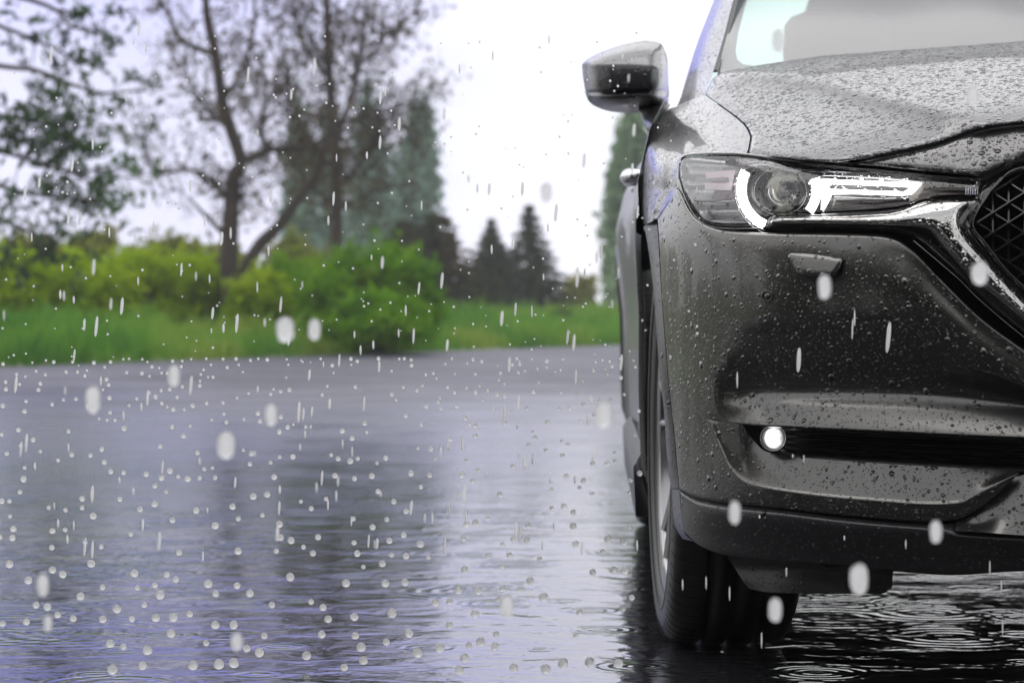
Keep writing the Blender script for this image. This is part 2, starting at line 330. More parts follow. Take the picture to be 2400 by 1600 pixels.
def W_o(px, py, off):
    v = base_v(px, py)+off
    px = np.asarray(px, float); py = np.asarray(py, float)
    k = (px-1200)/F; Y = (v+OX*SA+OY*CA)/(k*SA+CA)
    return np.stack([k*Y, Y, CAMH-(py-HZ)/F*Y], -1)
def gridfaces(nr, nc, flip=False):
    f = []
    for i in range(nr-1):
        for j in range(nc-1):
            q = (i*nc+j, (i+1)*nc+j, (i+1)*nc+j+1, i*nc+j+1); f.append(q[::-1] if flip else q)
    return f
def net(rows, ns=120, k=6, mode='o', power=1.5, segk=None, skirt=.02, byx=True):
    """loft through rows of (px, py, depth value); returns verts, faces"""
    t = np.linspace(0, 1, ns)**power
    XX, YY, OO = [], [], []
    for r in rows:
        a = np.array(r, float)
        if byx:
            x = a[0, 0]+t*(a[-1, 0]-a[0, 0]); XX.append(x); YY.append(pchip(a[:, 0], a[:, 1], x)); OO.append(pchip(a[:, 0], a[:, 2], x))
        else:
            s = np.concatenate([[0], np.cumsum(np.hypot(np.diff(a[:, 0]), np.diff(a[:, 1])))]); s /= s[-1]
            XX.append(pchip(s, a[:, 0], t)); YY.append(pchip(s, a[:, 1], t)); OO.append(pchip(s, a[:, 2], t))
    XX, YY, OO = map(np.array, (XX, YY, OO)); nr = len(rows)
    q = np.unique(np.concatenate([np.linspace(i, i+1, (segk[i] if segk else k)+1) for i in range(nr-1)]).round(6))
    idx = np.arange(nr)
    def up(Am): return np.stack([pchip(idx, Am[:, j], q) for j in range(ns)], 1)
    XX, YY, OO = up(XX), up(YY), up(OO)
    if skirt:
        XX = np.concatenate([XX[:, :1], XX, XX[:, -1:]], 1); YY = np.concatenate([YY[:, :1], YY, YY[:, -1:]], 1); OO = np.concatenate([OO[:, :1]+skirt, OO, OO[:, -1:]], 1)
        XX = np.concatenate([XX[:1], XX, XX[-1:]]); YY = np.concatenate([YY[:1], YY, YY[-1:]]); OO = np.concatenate([OO[:1]+skirt, OO, OO[-1:]+skirt])
    if mode == 'o': Vv = W_o(XX, YY, OO)
    else:
        k_ = (XX-1200)/F; Yd = (OO+OX*SA+OY*CA)/(k_*SA+CA); Vv = np.stack([k_*Yd, Yd, CAMH-(YY-HZ)/F*Yd], -1)
    return Vv.reshape(-1, 3), gridfaces(*XX.shape)
def area2(p): return .5*sum(p[i][0]*p[(i+1) % len(p)][1]-p[(i+1) % len(p)][0]*p[i][1] for i in range(len(p)))
def poly(outline, off, step=8, mode='o', skirt=.02, roll=None):
    """fill a closed outline (photo px) with triangles; off = value or f(px, py, dist to edge)"""
    o = [tuple(map(float, p[:2])) for p in outline]
    if area2(o) < 0: o = o[::-1]
    # even out the outline
    ol = []
    for i in range(len(o)):
        a, b_ = o[i], o[(i+1) % len(o)]; d = math.hypot(a[0]-b_[0], a[1]-b_[1])
        if d < .3: continue
        n = max(1, int(d/step)); ol += [(a[0]+(b_[0]-a[0])*j/n, a[1]+(b_[1]-a[1])*j/n) for j in range(n)]
    P_ = np.array(ol); Q = np.roll(P_, -1, 0)
    def dist(X):
        X = np.asarray(X); d = Q-P_; w_ = X[:, None, :]-P_[None]
        t = np.clip((w_*d).sum(-1)/np.maximum((d*d).sum(-1), 1e-9), 0, 1)
        return np.sqrt((((w_-t[..., None]*d))**2).sum(-1)).min(1)
    def inside(X):
        x, y = X[:, 0][:, None], X[:, 1][:, None]; a, b_ = P_, Q
        c = ((a[:, 1] > y) != (b_[:, 1] > y)) & (x < (b_[:, 0]-a[:, 0])*(y-a[:, 1])/(b_[:, 1]-a[:, 1]+1e-12)+a[:, 0])
        return c.sum(1) % 2 == 1
    xs = np.arange(P_[:, 0].min(), P_[:, 0].max(), step); ys = np.arange(P_[:, 1].min(), P_[:, 1].max(), step*.87)
    G = np.array([(x+(step/2 if j % 2 else 0), y) for j, y in enumerate(ys) for x in xs]); G = G[inside(G)] if len(G) else G.reshape(0, 2)
    inner = []
    if len(G): G = G[dist(G) > step*.55]
    if roll:
        # an extra ring close to the edge keeps the rolled edge crisp
        c_ = []
        for i in range(len(P_)):
            t_ = Q[i]-P_[i-1]; n_ = np.array([-t_[1], t_[0]])/max(np.hypot(*t_), 1e-9); c_.append(P_[i]+n_*roll)
        c_ = np.array(c_); ok = inside(c_) & (dist(c_) > roll*.8); 
        if len(G): G = G[dist(G) > roll*1.4]
        G = np.concatenate([G, c_[ok]])
    pts = [Vector(p) for p in np.concatenate([P_, G])]; nb = len(P_)
    vo, _, fo, ov, _, _ = delaunay_2d_cdt(pts, [], [list(range(nb))], 1, 1e-4)
    X = np.array([(p.x, p.y) for p in vo]); dd = dist(X)
    if callable(off): O_ = np.array([off(x, y, d) for (x, y), d in zip(X, dd)])
    else: O_ = np.full(len(X), float(off))
    def out(X, O_):
        if mode == 'o': return W_o(X[:, 0], X[:, 1], O_)
        k_ = (X[:, 0]-1200)/F; Yd = (O_+OX*SA+OY*CA)/(k_*SA+CA); return np.stack([k_*Yd, Yd, CAMH-(X[:, 1]-HZ)/F*Yd], -1)
    Vv = out(X, O_); Fc = [tuple(f) for f in fo]
    if skirt:
        m_ = {}; 
        for i, src in enumerate(ov):
            for s in src:
                if s < nb: m_[s] = i
        ring = [m_[i] for i in range(nb) if i in m_]
        V2 = out(X[ring], O_[ring]+skirt); n0 = len(Vv); Vv = np.concatenate([Vv, V2])
        for i in range(len(ring)):
            j = (i+1) % len(ring); Fc.append((ring[i], n0+i, n0+j, ring[j]))
    return Vv, Fc
def flip_u(V):
    V = np.asarray(V, float); dx = V[:, 0]-OX; dy = V[:, 1]-OY
    u = dx*CA-dy*SA; v = dx*SA+dy*CA; u = -u
    return np.stack([OX+u*CA+v*SA, OY-u*SA+v*CA, V[:, 2]], -1)
car = empty('parked_car', carw(0, 2.2, 0)); tag(car, 'dark grey wet car with lit headlight standing in the puddle', 'car')
def both(VF):
    V, Fc = VF; V = np.asarray(V); n = len(V); return np.concatenate([V, flip_u(V)]), list(Fc)+[tuple(i+n for i in f[::-1]) for f in Fc]
def orient(VF):
    V, Fc = VF; V = np.asarray(V, float); s_ = 0.0
    for f in Fc:
        a = V[f[0]]; n_ = np.cross(V[f[1]]-a, V[f[2]]-a); s_ += float(n_@(np.array([0, 0, CAMH])-a))
    return (V, [tuple(f[::-1]) for f in Fc]) if s_ < 0 else (V, Fc)
def part(name, VF, mt, parent=None, mirror=False, smooth=True):
    VF = orient(VF)
    if mirror: VF = both(VF)
    return mesh(name, VF[0], VF[1], mt, parent or car, smooth)
def merged(*vfs):
    b = Buf()
    for V, Fc in vfs: b.add(V, Fc)
    return b.V(), b.f
def lin(pts, v=None): return [(p[0], p[1], p[2] if len(p) > 2 else v) for p in pts]

# ------------------------------------------------------------------ body: bumper
top_edge = [(1541, 514), (1565, 478), (1589, 444), (1597, 455), (1610, 483), (1633, 513), (1664, 531), (1700, 540), (1791, 545), (1971, 547), (2061, 551), (2100, 560), (2128, 577), (2205, 653), (2293, 739), (2400, 818), (2600, 950), (2720, 985), (2950, 990)]
def row(src, dy=0, off=0): return [(p[0], p[1]+dy, off) for p in src]
R0 = row(top_edge, 0, .010); R0b = [(p[0]+(0 if p[0] > 1560 else 1), p[1]+5, .001) for p in top_edge]
R1 = [(1545, 560, 0), (1600, 545, -.004), (1700, 572, -.004), (1971, 576, -.004), (2090, 592, -.003), (2130, 610, -.002), (2205, 683, 0), (2293, 766, 0), (2400, 845, 0), (2600, 965, 0), (2950, 1000, 0)]
R2 = [(1549, 650, .0), (1650, 650, -.006), (1900, 655, -.010), (2090, 668, -.010), (2205, 733, -.008), (2293, 806, -.006), (2400, 872, -.003), (2600, 975, 0), (2950, 1004, 0)]
R3 = [(1555, 740, 0), (1660, 740, -.004), (1780, 742, -.008), (1900, 735, -.008), (2090, 740, -.008), (2205, 785, -.006), (2400, 895, -.002), (2600, 985, 0), (2950, 1008, 0)]
R3b = [(1559, 790, 0), (1690, 790, -.002), (1726, 790, -.001), (1765, 788, .001), (1830, 788, .003), (2090, 790, .003), (2205, 822, .003), (2400, 906, .002), (2600, 989, .003), (2950, 1010, 0)]
R4 = [(1563, 840, 0), (1660, 840, -.001), (1698, 842, .0), (1724, 840, .007), (1790, 840, .016), (2090, 838, .017), (2205, 856, .016), (2400, 918, .015), (2600, 993, .008), (2950, 1012, .0)]
R5 = [(1571, 925, 0), (1655, 925, 0), (1672, 925, .001), (1700, 922, .018), (1745, 918, .034), (1800, 912, .040), (2090, 914, .041), (2400, 945, .035), (2600, 1000, .015), (2950, 1018, .0)]
R6 = [(1575, 962, 0), (1655, 960, 0), (1676, 962, .004), (1705, 960, .014), (1750, 955, .024), (1800, 953, .022), (2090, 960, .023), (2400, 985, .019), (2600, 1012, .01), (2950, 1028, .0)]
R7 = [(1577, 985, 0), (1655, 982, 0), (1672, 984, .006), (1740, 993, .016), (1800, 997, .002), (2028, 1008, 0), (2400, 1025, -.002), (2950, 1040, 0)]
R8 = [(1577.5, 986, .0), (1655, 983, .0), (1672, 985, .006), (1740, 994.5, .018), (1800, 1001, .012), (2028, 1012, .012), (2400, 1029, .012), (2950, 1044, .01)]
up = net([R0, R0b, R1, R2, R3, R3b, R4, R5, R6, R7, R8], 190, 6, segk=[2, 4, 6, 7, 5, 5, 8, 6, 6, 2], power=1.25, skirt=0)
S0 = [(1577.5, 986, .0), (1655, 983, .0), (1672, 985, .004), (1740, 995, .012), (1752, 1013, .022), (1766, 1032, .026), (1795, 1057, .028), (1866, 1070, .030), (2028, 1083, .030), (2250, 1096, .029), (2380, 1103, .022), (2386, 1104, .020)]
S1 = [(1578, 988, 0), (1660, 986, 0), (1690, 1012, .006), (1735, 1065, .011), (1790, 1092, .016), (1866, 1110, .016), (2028, 1125, .016), (2200, 1134, .016), (2290, 1130, .014), (2386, 1105.5, .018)]
S2 = [(1578, 990, 0), (1664, 990, 0), (1688, 1040, .002), (1714, 1094, .002), (1753, 1126, .002), (1866, 1149, .002), (2060, 1168, .002), (2189, 1176, .002), (2247, 1172, .002), (2283, 1155, .003), (2386, 1107, .012)]
S2b = [(1579, 996, 0), (1664, 997, 0), (1686, 1046, -.002), (1712, 1100, -.002), (1752, 1132, -.002), (1866, 1155, -.002), (2060, 1174, -.002), (2189, 1182, -.002), (2250, 1179, -.002), (2290, 1160, 0), (2387, 1108, .010)]
S3 = [(1592, 1143, .004), (1640, 1165, .006), (1834, 1190, .006), (2028, 1211, .006), (2189, 1221, .006), (2238, 1216, .006), (2288, 1194, .006), (2388, 1109, .012)]
S4 = [(1592, 1145, .02), (1640, 1168, .022), (1834, 1193, .022), (2028, 1214, .022), (2189, 1224, .022), (2238, 1219, .022), (2290, 1197, .022), (2389, 1110, .03)]
low = net([S0, S1, S2, S2b, S3, S4], 170, 6, segk=[6, 6, 2, 10, 2], power=1.1, skirt=0)
part('bumper', merged(up, low), M['paint_bumper'], mirror=True)

# lower lip of dark plastic
L0 = [(1592, 1146, .012), (1640, 1170, .012), (1834, 1195, .012), (2028, 1217, .012), (2189, 1228, .012), (2238, 1223, .020), (2290, 1200, .050), (2388, 1114, .075), (2440, 1106, .08), (2950, 1112, .08)]
L1 = [(1595, 1157, -.004), (1640, 1182, -.006), (1834, 1206, -.008), (2028, 1228, -.008), (2189, 1241, -.008), (2225, 1244, -.007), (2260, 1249, .002), (2400, 1258, -.002), (2950, 1280, -.002)]
L2 = [(1595, 1168, -.005), (1640, 1194, -.007), (1834, 1218, -.009), (2028, 1240, -.009), (2189, 1252, -.009), (2400, 1266, -.010), (2950, 1286, -.01)]
L3 = [(1597, 1215, .004), (1640, 1247, .006), (1834, 1276, .006), (2106, 1300, .008), (2400, 1304, .008), (2950, 1310, .01)]
L4 = [(1604, 1246, .010), (1640, 1276, .014), (1708, 1300, .016), (1899, 1319, .018), (2106, 1339, .020), (2230, 1347, .02), (2400, 1338, .02), (2950, 1338, .02)]
L5 = [(1606, 1248, .05), (1640, 1278, .07), (1708, 1302, .09), (1899, 1319, .11), (2106, 1339, .12), (2230, 1347, .12), (2400, 1338, .12), (2950, 1338, .12)]
part('bumper_lip', net([L0, L1, L2, L3, L4, L5], 150, 6, segk=[6, 3, 6, 5, 2], skirt=.0), M['satin'], mirror=True)
part('bumper_center', net([[(2240, 1224, .012), (2290, 1201, .020), (2388, 1115, .040), (2440, 1107, .042), (2950, 1113, .042)], [(2240, 1232, .0), (2290, 1228, .010), (2388, 1186, .016), (2440, 1180, .016), (2950, 1195, .016)], [(2240, 1243, -.0105), (2290, 1246, -.0115), (2388, 1253, -.0125), (2440, 1256, -.0125), (2950, 1276, -.0125)]], 60, 6, skirt=0), M['paint_bumper'], mirror=True)
# short side end of the lip at the wheel arch
part('arch_end_cap', net([[(1575, 1147, .06), (1592, 1146, .012)], [(1577, 1200, .06), (1596, 1200, .004)], [(1584, 1236, .07), (1603, 1246, .01)], [(1600, 1262, .09), (1625, 1268, .02)]], 6, 4, skirt=0), M['cladding'])

# air intake with slats
IT = [(1741, 994), (1800, 999), (2028, 1010), (2400, 1027), (2950, 1042)]
IB = [(1741, 996), (1766, 1034), (1795, 1059), (1866, 1072), (2028, 1085), (2380, 1105), (2950, 1118)]
def ylin(c, x): return float(np.interp(x, [p[0] for p in c], [p[1] for p in c]))
xs_i = [1741, 1750, 1766, 1780, 1795, 1830, 1866, 1940, 2028, 2200, 2400, 2700, 2950]
rowsI = []
NS = 5
for i in range(NS*2+1):
    f = i/(NS*2); o = .075 if i % 2 == 0 else .052
    if i in (0, NS*2): o = .05
    rowsI.append([(x, ylin(IT, x)*(1-f)+ylin(IB, x)*f, o if 1850 < x else .06) for x in xs_i])
M['slat'] = mat('slat_plastic', (.010, .010, .011), .38)
part('air_intake', net(rowsI, 90, 4, skirt=0), M['slat'], mirror=True)

# ------------------------------------------------------------------ black backing sheet added behind the panel gaps to keep them dark
bk = []
for y in (375, 420, 500, 600, 700, 800, 900, 1000, 1100, 1190, 1265):
    xl = {375: 1620, 420: 1600, 500: 1565, 1265: 1680}.get(y, 1575+(y-600)*.04)
    bk.append([(xl, y, .16)]+[(x, y, .17) for x in (1700, 1900, 2200, 2600, 2950)])
part('panel_gap_backing', net(bk, 40, 2, skirt=0), M['black'], mirror=True)

# ------------------------------------------------------------------ hood, fender, nose
def bv(px, py, o=0): return float(base_v(px, py))+o
hoodfront = [(1755, 361), (1800, 366), (1881, 374), (1960, 380), (1984, 377), (2050, 366), (2120, 352), (2196, 335), (2264, 311), (2318, 296), (2400, 286), (2600, 276), (2950, 270)]
rear = [(1668, 187), (1690, 170), (1746, 158), (1926, 131), (2151, 115), (2400, 97), (2564, 93), (2950, 96)]
def ccat(x):
    return float(np.interp(x, [1500, 1610, 1668, 1760, 1836, 1926, 2016, 2151, 2241, 2277, 2400, 2950], [215, 184, 176, 173, 179, 196, 221, 252, 277, 288, 330, 520]))
edgeL = spl([(1754, 361), (1759, 335), (1760, 318), (1746, 293), (1714, 266), (1678, 241), (1657, 226), (1655, 216), (1668, 188)], 6)
def cstep(a): return pchip([0, .2, .39, .55, .68, .76, .80, .83, .855, .88, .90, .91, .925], [0, .004, .018, .036, .056, .080, .098, .118, .133, .147, .166, .21, .33], np.minimum(np.abs(a), .925))
def hood_z(u, v): return pchip([-.2, .1, .2, .35, .6, .9, 1.25, 1.6, 2.2], [.78, .885, .922, .962, 1.020, 1.085, 1.150, 1.20, 1.26], v)-cstep(u)*np.clip(1.3-.3*v, 1, 1.28)
def cpx(v): Y = OY+v*CA; return 1200+F*(OX+v*SA)/Y
VSAMP = np.linspace(.02, 1.75, 174)
def hood_v(px, py, dz=0.0):
    """where the ray through a photo point first meets the hood/fender surface"""
    k = (px-1200)/F; Y = (VSAMP+OX*SA+OY*CA)/(k*SA+CA); x = k*Y; u = (x-OX)*CA-(Y-OY)*SA; z = CAMH-(py-HZ)/F*Y
    g = z-(hood_z(u, VSAMP)+dz)
    lim = 1.75
    idx = np.where((g[:-1] > 0) & (g[1:] <= 0))[0]
    if len(idx): i = idx[0]; return float(VSAMP[i]+(VSAMP[i+1]-VSAMP[i])*g[i]/(g[i]-g[i+1]))
    if g[0] <= 0: return .02
    return float(VSAMP[int(np.argmin(g))])
def crease_dz(x, y):
    d = y-ccat(x); return .020*math.exp(-max(d, 0)/42.)
ho = edgeL[::-1][:-1]+[(p[0], p[1]+1) for p in hoodfront[:-1]]+[(cpx(.2), 271), (cpx(.75), 165), (cpx(1.3), 92)]+[q for q in rear[::-1] if q[0] < 2500]
def hood_off(x, y, d): return hood_v(x, y, crease_dz(x, y))+.012*math.exp(-d/2.5)
part('hood', poly(ho, hood_off, 10, mode='v', skirt=.02, roll=3), M['paint_hood'], mirror=True)
cutL = [(x-3, y) for x, y in edgeL if y > 226]
fo_ = spl([(1588, 403), (1590, 384), (1598, 369), (1633, 362), (1700, 361), (1748, 361)], 5)+cutL[2:]+spl([(1653, 223), (1620, 234), (1600, 242)], 3)+spl([(1586, 250), (1567, 257), (1538, 284), (1522, 306), (1513, 342), (1508, 375), (1505, 405)], 5)
fo_ = fo_[:-1]+[(1505, 405), (1504, 440), (1504, 490), (1507, 528), (1524, 521), (1540, 512), (1564, 477), (1587, 443)]
def sm(t): t = min(1, max(0, t)); return t*t*(3-2*t)
def fen_off(x, y, d):
    a = hood_v(x, y, crease_dz(x, y)); w_ = sm((y-310)/130.)*sm((1650-x)/60.)
    if w_ <= 0: return a
    xl = float(np.interp(y, [284, 306, 342, 375, 405, 490, 528], [1538, 1522, 1513, 1508, 1505, 1504, 1507])); xr = float(np.interp(y, [300, 442, 513], [1592, 1589, 1541])); q = min(1, max(0, (x-xl)/max(xr-xl, 6)))
    b_ = float(np.interp(q, [0, .04, .12, .3, .6, 1], [.95, .84, .72, .60, .52, max(.44, bv(x, y, .012))]))
    return a*(1-w_)+b_*w_
part('fender', poly(fo_, fen_off, 6, mode='v', skirt=0), M['paint'])

nose_top = spl([(1990, 384), (2050, 373), (2120, 359), (2196, 342), (2264, 318), (2318, 303), (2400, 293), (2600, 283), (2950, 277)], 6)
nose_bot = [(2950, 330), (2600, 345)]+spl([(2400, 364), (2350, 388), (2306, 408), (2285, 411), (2260, 410)], 6)+[(2151, 400), (2060, 390)]
def nose_off(x, y, d): return .012*math.exp(-d/3.)+.0
part('nose_panel', poly(nose_top+nose_bot, nose_off, 11, roll=3), M['paint_nose'], mirror=True)
# chamfer under the nose panel, leading to the grille
ch_o = spl([(2286, 412), (2306, 409), (2350, 389), (2400, 365), (2600, 346), (2950, 331)], 5)
ch_i = spl([(2308, 427), (2330, 412), (2366, 396), (2400, 384), (2600, 362), (2950, 346)], 5)
part('grille_brow', net([[(x, y, .004) for x, y in ch_o], [(x, y, .03) for x, y in ch_i], [(x, y+2, .06) for x, y in ch_i]], 50, 4, skirt=0), M['paint_bumper'], mirror=True)

# ------------------------------------------------------------------ arch trim strip, inner arch
AL = [(1507, 533, .86), (1513, 545, .74), (1528, 649, .60), (1539, 782, .53), (1546, 878, .50), (1555, 951, .49), (1564, 1077, .50), (1573, 1145, .53)]
AR = [(1510, 530, .84), (1538, 515, .60), (1546, 629, .53), (1554, 744, .49), (1563, 859, .465), (1575, 974, .45), (1583, 1057, .45), (1591, 1144, .465)]
AI = [(1509, 536, .95), (1514, 548, .90), (1529, 652, .80), (1540, 785, .72), (1547, 881, .68), (1556, 954, .66), (1565, 1080, .66), (1574, 1147, .66)]
def yrows(*cs):
    n = 40; out = []
    cc = [np.array(spl(c, 8)) for c in cs]; rs = []
    for c in cc:
        s = np.concatenate([[0], np.cumsum(np.hypot(*np.diff(c[:, :2], axis=0).T))]); s /= s[-1]; t = np.linspace(0, 1, n)
        rs.append(np.stack([np.interp(t, s, c[:, i]) for i in range(3)], 1))
    A_ = np.stack(rs)  # rows=curves
    XX, YY, OO = A_[..., 0], A_[..., 1], A_[..., 2]; k_ = (XX-1200)/F; Yd = (OO+OX*SA+OY*CA)/(k_*SA+CA)
    return np.stack([k_*Yd, Yd, CAMH-(YY-HZ)/F*Yd], -1).reshape(-1, 3), gridfaces(len(cs), n, True)
AM = [((a[0]*.5+b_[0]*.5), (a[1]+b_[1])/2, (a[2]+b_[2])/2-.012) for a, b_ in zip(AL, AR)]
part('wheel_arch_trim', yrows(AI, AL, AM, AR), M['cladding'])
# painted fillet between arch strip and bumper face
BE = [(1510, 528, .84), (1541, 514, bv(1541, 514)), (1548, 572, bv(1548, 572)), (1553, 620, bv(1553, 620)), (1562, 740, bv(1562, 740)), (1572, 840, bv(1572, 840)), (1583, 940, bv(1583, 940)), (1589, 1010, bv(1589, 1010)), (1592, 1144, bv(1592, 1144, .004))]

# ------------------------------------------------------------------ side of the body (car coordinates)
def side_u(v, z):
    s = float(np.interp(z, [.2, .3, .45, .6, .75, .85, .95, 1.02], [.86, .90, .905, .905, .915, .918, .895, .86]))
    fl = .016*math.exp(-((v-3.57)/.42)**2)*(1 if z > .3 else .3); wst = .012*math.exp(-((v-2.2)/.6)**2)
    t = -.0
    if v > 4.2: s -= (v-4.2)**2*1.2
    return -(s+fl-wst+t)
WV, WZ, WR = .87, .365, .365; RV = 3.57
vs = np.concatenate([np.linspace(.88, 1.3, 15), np.linspace(1.34, 3.1, 26), np.linspace(3.14, 4.0, 30), np.linspace(4.05, 4.5, 8)])
zs = np.linspace(.22, 1.02, 34)
Vs, Fs = [], []
for v in vs:
    for z in zs:
        zz = z
        Vs.append(carw(side_u(v, z), v, z))
nz = len(zs)
doorF, sideF, fendF = [], [], []
for i in range(len(vs)-1):
    for j in range(nz-1):
        vm_, zm = (vs[i]+vs[i+1])/2, (zs[j]+zs[j+1])/2
        if math.hypot(vm_-WV, zm-WZ) < .405 or math.hypot(vm_-RV, zm-WZ) < .405: continue
        q = (i*nz+j, i*nz+j+1, (i+1)*nz+j+1, (i+1)*nz+j)[::-1]
        if vm_ < 1.38: fendF.append(q)
        elif vm_ < 2.95 and not (vm_ > 2.92): doorF.append(q)
        else: sideF.append(q)
def sub(V, Fc):
    idx = sorted({i for f in Fc for i in f}); mp_ = {a: k for k, a in enumerate(idx)}
    return np.array([V[i] for i in idx]), [tuple(mp_[i] for i in f) for f in Fc]
part('side_panel', sub(Vs, fendF), M['paint_far']); part('rear_quarter_panel', sub(Vs, sideF), M['paint_far'])
door = part('door', sub(Vs, doorF), M['paint_far'])
b = Buf(); tube(b, [carw(-.885, 1.95, .915), carw(-.918, 1.98, .918), carw(-.922, 2.12, .92), carw(-.918, 2.2, .92), carw(-.885, 2.24, .918)], [.012, .018, .017, .016, .012], 10)
part('door_handle', (b.V(), b.f), M['chrome_clean'], door)
b = Buf(); tube(b, [carw(-.85, 2.75, .925), carw(-.885, 2.77, .93), carw(-.887, 2.95, .933), carw(-.85, 3.0, .93)], [.012, .018, .017, .012], 10)
part('door_handle', (b.V(), b.f), M['chrome_clean'], door)
# rear arch ring, sill
def archring(v0, a0, a1):
    b = Buf(); pr = []
    for i in range(33):
        th = R(a0+(a1-a0)*i/32)
        rows_ = []
        for rr, du in ((.385, .0), (.39, .010), (.43, .010), (.445, .004)):
            v, z = v0+rr*math.cos(th), WZ+rr*math.sin(th); rows_.append(carw(side_u(v, z)-du+.004, v, z))
        pr.append(rows_)
    b.add(np.array(pr), gridfaces(33, 4)); return b.V(), b.f
part('wheel_arch_trim', archring(RV, -20, 200), M['cladding'])
part('wheel_arch_trim', archring(WV, -20, 92), M['cladding'])
b = Buf(); b.add([carw(-.90-du, v, z) for v in np.linspace(1.28, 3.16, 12) for du, z in ((-.02, .20), (.015, .2), (.02, .3), (.0, .335))], gridfaces(12, 4, True)); part('sill_trim', (b.V(), b.f), M['cladding'])
def box(u0, u1, v0, v1, z0, z1):
    V = [carw(u, v, z) for u in (u0, u1) for v in (v0, v1) for z in (z0, z1)]
    return V, [(0, 1, 3, 2), (4, 6, 7, 5), (0, 4, 5, 1), (2, 3, 7, 6), (0, 2, 6, 4), (1, 5, 7, 3)]
# wheel-well walls and floor: black boxes added and set low to block light
part('underbody_blocker', merged(box(-.62, .62, .35, 4.3, .19, .5), box(-.84, .84, 1.32, 3.1, .19, .5), box(-.84, .84, 3.98, 4.4, .3, .6), box(-.80, .80, .62, 1.3, .80, .84), box(-.86, -.64, 1.24, 1.30, .25, .8), box(.64, .86, 1.24, 1.30, .25, .8), box(-.84, .84, 4.3, 4.45, .3, .98)), M['black'], smooth=False)
part('wheel_liner', merged(net([[(1545, 620, .30), (1700, 620, .30), (2100, 620, .3)], [(1560, 900, .26), (1700, 900, .30), (2100, 900, .3)], [(1600, 1150, .24), (1700, 1150, .28), (2100, 1150, .28)], [(1660, 1240, .23), (1720, 1290, .26), (2100, 1330, .26)]], 12, 4, skirt=0)), M['black'])
# rear bodywork, roof
def rearbody():
    prof = [(4.5, .17), (4.5, .3), (4.58, .5), (4.56, .8), (4.5, 1.0), (4.44, 1.1), (4.15, 1.5), (3.95, 1.6)]  # bottom row hangs low to block bright reflections under the car
    us = np.linspace(-1, 1, 31)
    V = [carw(u*wd, v-abs(u)**4*.18, z) for (v, z), wd in zip(prof, (.8, .85, .88, .88, .84, .78, .60, .56)) for u in us]
    Fc = [f for f in gridfaces(len(prof), 31)]; keep = []; glass = []
    for f in Fc:
        r_, c_ = f[0]//31, f[0] % 31; uu = abs((us[c_]+us[min(c_+1, 30)])/2)
        (glass if (r_ in (5, 6) and .60 < uu < .97) else keep).append(f)
    return V, keep, glass
V_, k_f, g_f = rearbody()
part('tailgate', (V_, k_f), M['paint_far'])
for sg in (-1, 1):
    gg = [f for f in g_f if (f[0] % 31 < 15) == (sg < 0)]; part('rear_window', sub(V_, gg), M['side_glass'])
def roofnet():
    rows_ = [(2.02, 1.545, .58), (2.2, 1.60, .585), (2.6, 1.635, .59), (3.2, 1.64, .59), (3.7, 1.615, .59), (3.97, 1.58, .585)]
    V = [carw(u*wd, v, z-.035*abs(u)**3) for v, z, wd in rows_ for u in np.linspace(-1, 1, 21)]
    return V, gridfaces(len(rows_), 21, True)
part('roof', roofnet(), M['paint_far'])
# side windows: B, C pillars and glass
def quad(a, b_, c, d): return ([carw(*a), carw(*b_), carw(*c), carw(*d)], [(0, 1, 2, 3)])
gls = quad((-.82, 1.6, 1.03), (-.82, 3.6, 1.03), (-.575, 3.6, 1.55), (-.58, 2.1, 1.53))
part('side_window', gls, M['side_glass'])
def pil(v0, v1): return quad((-.822, v0, 1.0), (-.822, v1, 1.0), (-.565, v1-.03, 1.58), (-.565, v0-.03, 1.58))
for a_, b_ in ((2.35, 2.47), (3.15, 3.3), (3.7, 4.35)): part('door_pillar', pil(a_, b_), M['plastic_dark'])
part('roof_rail', merged(quad((-.58, 2.0, 1.53), (-.58, 4.0, 1.53), (-.56, 4.0, 1.60), (-.56, 2.0, 1.57))), M['paint_far'])

# ------------------------------------------------------------------ pillar, windscreen, interior
PL = [[(1585, 254, 1.30), (1606, 244, 1.20), (1656, 226, 1.07)],
      [(1596, 226, 1.36), (1618, 218, 1.24), (1655, 212, 1.12)],
      [(1609, 181, 1.46), (1632, 178, 1.33), (1668, 178, 1.19)],
      [(1633, 104, 1.60), (1655, 102, 1.46), (1692, 102, 1.33)],
      [(1673, 0, 1.76), (1692, 0, 1.62), (1719, 0, 1.50)],
      [(1772, -262, 2.22), (1787, -262, 2.10), (1805, -262, 2.02)]]
part('windshield_pillar', net(PL, 14, 8, mode='v', power=1, skirt=.02), M['paint'])
seal = [[(1671, 170, 1.195), (1684, 170, 1.19)], [(1692, 102, 1.325), (1704, 102, 1.32)], [(1719, 0, 1.495), (1730, 0, 1.49)], [(1805, -262, 2.015), (1815, -262, 2.01)]]
part('windshield_seal', net(seal, 4, 8, mode='v', power=1, skirt=.01), M['rubber_seal'])

